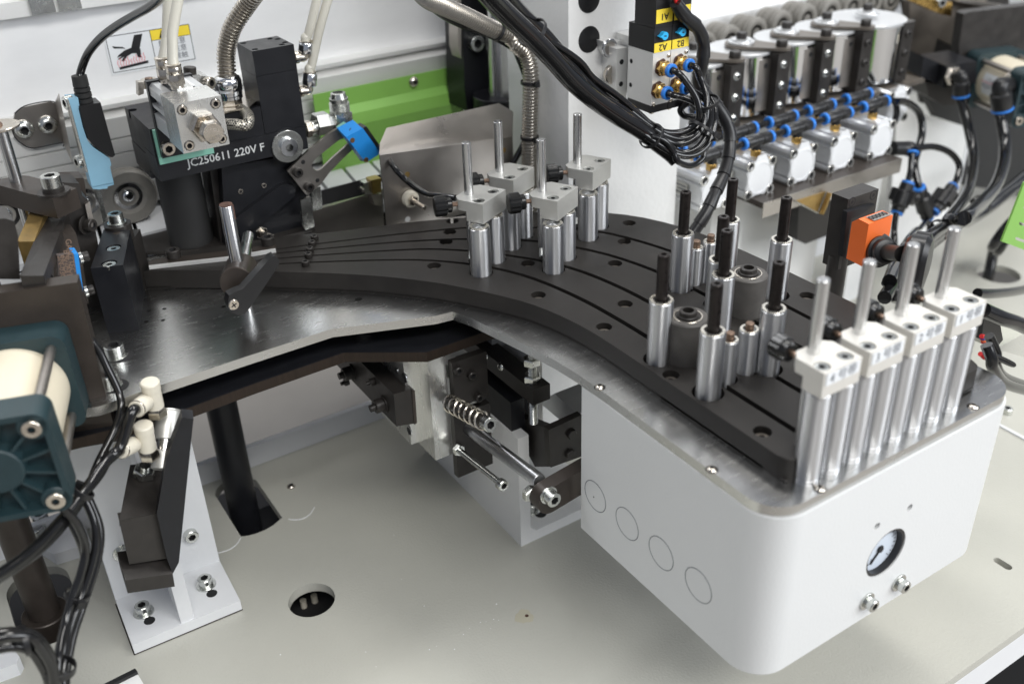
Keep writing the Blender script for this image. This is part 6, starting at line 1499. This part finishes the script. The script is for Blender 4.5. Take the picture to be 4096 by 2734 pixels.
# far right machine body, green perforated box
solo('machine_housing', 'dark machine housing filling the right background', 'housing', B().ext([yw(G5(u, v), 862) for u, v in ((1445, 490), (1300, 200), (2500, 150), (2500, 1260), (2231, 1185), (1640, 1090), (1778, 595))], (0, 10, 0), 2), 'black_anodised')
t = thing('green_box', 'green perforated sheet metal box at the right edge', 'box', yw(G7(1800, 560), 520))
gp = [(1858, 60), (2100, -60), (2100, 700), (1854, 585), (1680, 520)]
hs = [[(1815, 375), (1825, 368), (1900, 395), (1900, 412), (1820, 392)], [(1785, 492), (1797, 486), (1900, 525), (1900, 545), (1792, 508)], [(1850, 250), (1860, 244), (1930, 268), (1930, 284), (1854, 266)]]
part(t, 'sheet', vplate([G7(*p) for p in gp], [[G7(*p) for p in h] for h in hs], 500, 2, None), 'green_paint')
hc_ = zw(F(2290, 628), TB)
tubes('air_hose', 'black hose curving down into the far round table opening', 'hose', yy((G7(1800, 330), 640), (G7(1700, 430), 650), (G7(1610, 560), 660))+[hc_+V((-18, 6, 45)), hc_+V((-22, 2, 0)), hc_+V((-20, 2, -60))], 7)
tubes('air_hose', 'second black hose curving down into the far round table opening', 'hose', yy((G7(1850, 400), 640), (G7(1740, 470), 650), (G7(1650, 600), 660))+[hc_+V((-6, 10, 45)), hc_+V((-10, 6, 0)), hc_+V((-10, 6, -60))], 6)
tubes('power_cable', 'black cable lying on the table behind the last end clamp', 'cable', yy((G7(1490, 925), 480), (G7(1600, 930), 485), (G7(1760, 915), 500), (G7(1900, 890), 520)), 5)
tubes('power_cable', 'black cable lying across the table at the right edge', 'cable', yy((G7(1540, 1060), 400), (G7(1680, 1120), 395), (G7(1800, 1160), 395), (G7(1950, 1230), 395)), 6.5)
tubes('power_cable', 'black cable looping down beside the cover box to the right edge', 'cable', yy((G7(1560, 1330), 350), (G7(1600, 1440), 345), (CR(1950, 150), 345), (CR(2020, 260), 350), (CR(2120, 320), 355), (CR(2300, 370), 365)), 4.6)
tubes('power_cable', 'second black cable beside the cover box at the right edge', 'cable', yy((G7(1580, 1260), 360), (G7(1640, 1400), 355), (CR(1980, 120), 352), (CR(2060, 240), 356), (CR(2300, 330), 370)), 3.8)
for k, (m_, o1) in enumerate((('red_wire', 0), ('blue_wire', 12), ('orange', 26), ('red_wire', 40))):
    tubes('lead_wire', ('outer red', 'dark blue', 'orange', 'inner red')[k]+' wire in the loose loop beside the cover box', 'wire', yy((G7(1520+o1*.3, 1262+o1), 370), (G7(1590-o1*.2, 1290+o1), 368), (G7(1625-o1, 1380), 365), (G7(1580-o1*.8, 1440-o1*.3), 362), (G7(1510+o1*.2, 1400), 364)), 1.9, m_)
tubes('cable_tie_loop', 'loose black cable tie loop beside the coloured wires', 'cable tie', yy((G7(1600, 1400), 345), (G7(1700, 1440), 343), (G7(1775, 1480), 341), (G7(1760, 1492), 341), (G7(1660, 1450), 343), (G7(1600, 1425), 345)), 1.3)
t = thing('connector_block', 'black connector block lying behind the last end clamp', 'connector', yw(G7(1600, 1250), 400))
part(t, 'body', B().ext([yw(G7(u, v), 410) for u, v in ((1540, 1130), (1670, 1180), (1690, 1290), (1650, 1340), (1520, 1290))], (0, 30, 0), 2), 'black_plastic')
t = thing('white_duct', 'white folded metal duct cover on the table at the right edge', 'duct', (930, 420, -200))
part(t, 'cover', B().ext([yw(G7(u, v), 420) for u, v in ((1665, 1345), (1900, 1215), (1900, 1440), (1700, 1380), (1670, 1390))], (0, 40, 0), .5), 'table_paint')
solo('joint_strip', 'raised seam strip across the table right of the cover box', 'strip', B().ext([zw(s, TB+2) for s in (CR(1985, 640), CR(2400, 860), CR(2400, 885), CR(1985, 660))], (0, 0, -2), .3), 'white_paint')
bolt(table, zw(CR(2075, 560), TB), size=7, kind='cap', m='zinc')
# grey grooved rollers behind the pressure rollers
for i in range(9):
    s = G4(325+265*i, 520-75*i+2*i*i) if False else G4((325, 590, 860, 1130, 1390, 1640, 1870, 2080, 2280)[i], (470, 430, 345, 270, 200, 140, 85, 40, 0)[i])
    if i == 0: s = G4(330, 500)
    p = yw(s, 976)
    t = thing('grooved_roller', 'grey grooved rubber roller number %d along the rear conveyor' % (i+1), 'roller', p, 'grey grooved rollers of the rear conveyor')
    r = 20; t['label'] = 'grey grooved rubber roller behind the chrome rollers, '+['nearest the white column', 'second from the white column', 'third from the white column', 'fourth from the white column', 'fifth from the white column', 'sixth from the white column', 'seventh from the white column', 'eighth from the white column', 'farthest to the right'][i]
    pr = []
    for k in range(3): pr += [(r*.84, k*13), (r*.97, k*13+1.2), (r, k*13+4), (r, k*13+8), (r*.97, k*13+11), (r*.84, k*13+12)]
    pr += [(r*.66, 38.4), (r*.6, 38), (r*.5, 36.5)]
    part(t, 'rubber', B().lathe(p+Y_*38, -Y_, pr, 44), 'wheel_grey')
    part(t, 'bearing', B().pipe(p+Y_*1.5, p+Y_*3, r*.52, r*.32, 30, .3), 'chrome'); part(t, 'hub', B().lathe(p+Y_*2.5, -Y_, [(r*.33, 0), (r*.32, .1)], 20), 'dark_void')
zr0 = yw(G4(1000, 70), 1028).z
t = thing('rear_rail', 'white rail along the rear panel behind the grooved rollers', 'rail', (1300, 1040, zr0-60))
part(t, 'rail', B().bx(800, 2600, 1030, 1059, zr0-40, zr0, 1), 'wall_panel')
part(t, 'lower_band', B().bx(800, 2600, 1026, 1056, -120, 7, 1), 'aluminium')
# ---- bottom left: small hoses, ties, corner objects
for k, (pts, r) in enumerate(((((C0(340, 440), 600), (C0(470, 580), 600), (C0(525, 730), 600), (C0(500, 880), 596), (C0(450, 1020), 590), (C0(400, 1200), 580), (C0(360, 1400), 560), (C0(350, 1640), 545)), 3.0),
                             (((C0(430, 560), 612), (C0(490, 680), 606), (C0(520, 800), 604), (C0(490, 960), 596), (C0(440, 1120), 588), (C0(390, 1320), 570), (C0(375, 1640), 550)), 3.0),
                             (((C0(520, 430), 620), (C0(575, 560), 612), (C0(590, 700), 606), (C0(560, 850), 600), (C0(500, 1030), 592), (C0(430, 1230), 578), (C0(395, 1450), 560), (C0(385, 1640), 548)), 3.0),
                             (((C0(545, 430), 622), (C0(605, 580), 614), (C0(615, 700), 608), (C0(580, 880), 600), (C0(520, 1060), 592), (C0(450, 1270), 576), (C0(410, 1480), 560), (C0(400, 1640), 548)), 3.0))):
    hose(('inner', 'second', 'third', 'outer')[k]+' thin black air tube curving down at the lower left', [yw(s, y) for s, y in pts], r, group='thin black air tubes at the lower left')
for k, (pts) in enumerate(((C0(-60, 1300), C0(80, 1270), C0(200, 1290), C0(290, 1400), C0(330, 1500), C0(345, 1640)), (C0(-60, 1360), C0(80, 1335), C0(190, 1360), C0(260, 1450), C0(300, 1540), C0(310, 1640)), (C0(-60, 1265), C0(100, 1250), C0(230, 1290), C0(320, 1420), C0(360, 1520), C0(370, 1640)))):
    hose(('upper', 'lower', 'top')[k]+' of three tubes arching in from the lower left edge', [yw(s, 545+6*k) for s in pts], 3.6, group='tubes arching in from the lower left edge')
tie('cable tie joining the two thick hoses at the left', C0(505, 385), 621, [C0(440, 470), C0(560, 310)], 7.5, 4)
tie('cable tie round the thin tubes beside the white stand', C0(475, 1020), 593, [C0(500, 950), C0(450, 1100)], 7.5, 3.5)
tie('cable tie round the arching tubes near the lower left corner', C0(155, 1300), 548, V((1, 0, -.1)), 9, 3.5)
tie('wide cable tie where the tubes meet at the bottom left', C0(360, 1470), 553, [C0(365, 1400), C0(355, 1540)], 10, 5)
t = thing('thin_lead', 'thin black lead passing in front of the plate bolts at the left', 'cable', yw(B0(600, 900), 640)); bpy.data.objects.remove(t)
tubes('thin_cable', 'thin black cable hanging beside the large left pneumatic cylinder', 'cable', [on(B0(u, v), aD*a_, aD) for u, v, a_ in ((510, 740, 705), (530, 820, 700), (600, 910, 695), (660, 1030, 688), (730, 1180, 680), (745, 1280, 672), (710, 1400, 665), (650, 1520, 655), (600, 1620, 645))]+[yw(C0(545, 350), 640)], 2.9)
t = thing('corner_plate', 'pale grey bracket with a black strip at the bottom edge', 'bracket', zw(C0(760, 1560), -230))
part(t, 'black_strip', B().ext([zw(C0(u, v), -225) for u, v in ((640, 1565), (830, 1470), (845, 1490), (665, 1580))], (0, 0, -4), .3), 'black_plastic')
part(t, 'bracket', B().ext([zw(C0(u, v), -228) for u, v in ((700, 1560), (838, 1490), (960, 1700), (780, 1750))], (0, 0, -20), .8), 'cast_white')
t = thing('corner_bracket', 'white rounded bracket at the lower left image edge', 'bracket', zw(C0(40, 1450), TB))
part(t, 'bracket', B().ext([zw(C0(u, v), TB+14) for u, v in ((-60, 1330), (90, 1360), (120, 1400), (100, 1440), (-60, 1500))], (0, 0, -14), 1), 'white_paint')
t = thing('floor_bolts', 'zinc bolts on a white bracket behind the brown post', 'bolt', zw(C0(260, 600), TB+14))
part(t, 'bracket', B().ext([zw(C0(u, v), TB+14) for u, v in ((200, 560), (420, 540), (520, 600), (560, 700), (330, 770), (220, 700))], (0, 0, -13.8), 1), 'white_paint')
for u, v in ((255, 570), (245, 650)): bolt(t, zw(C0(u, v), TB+14), size=10)
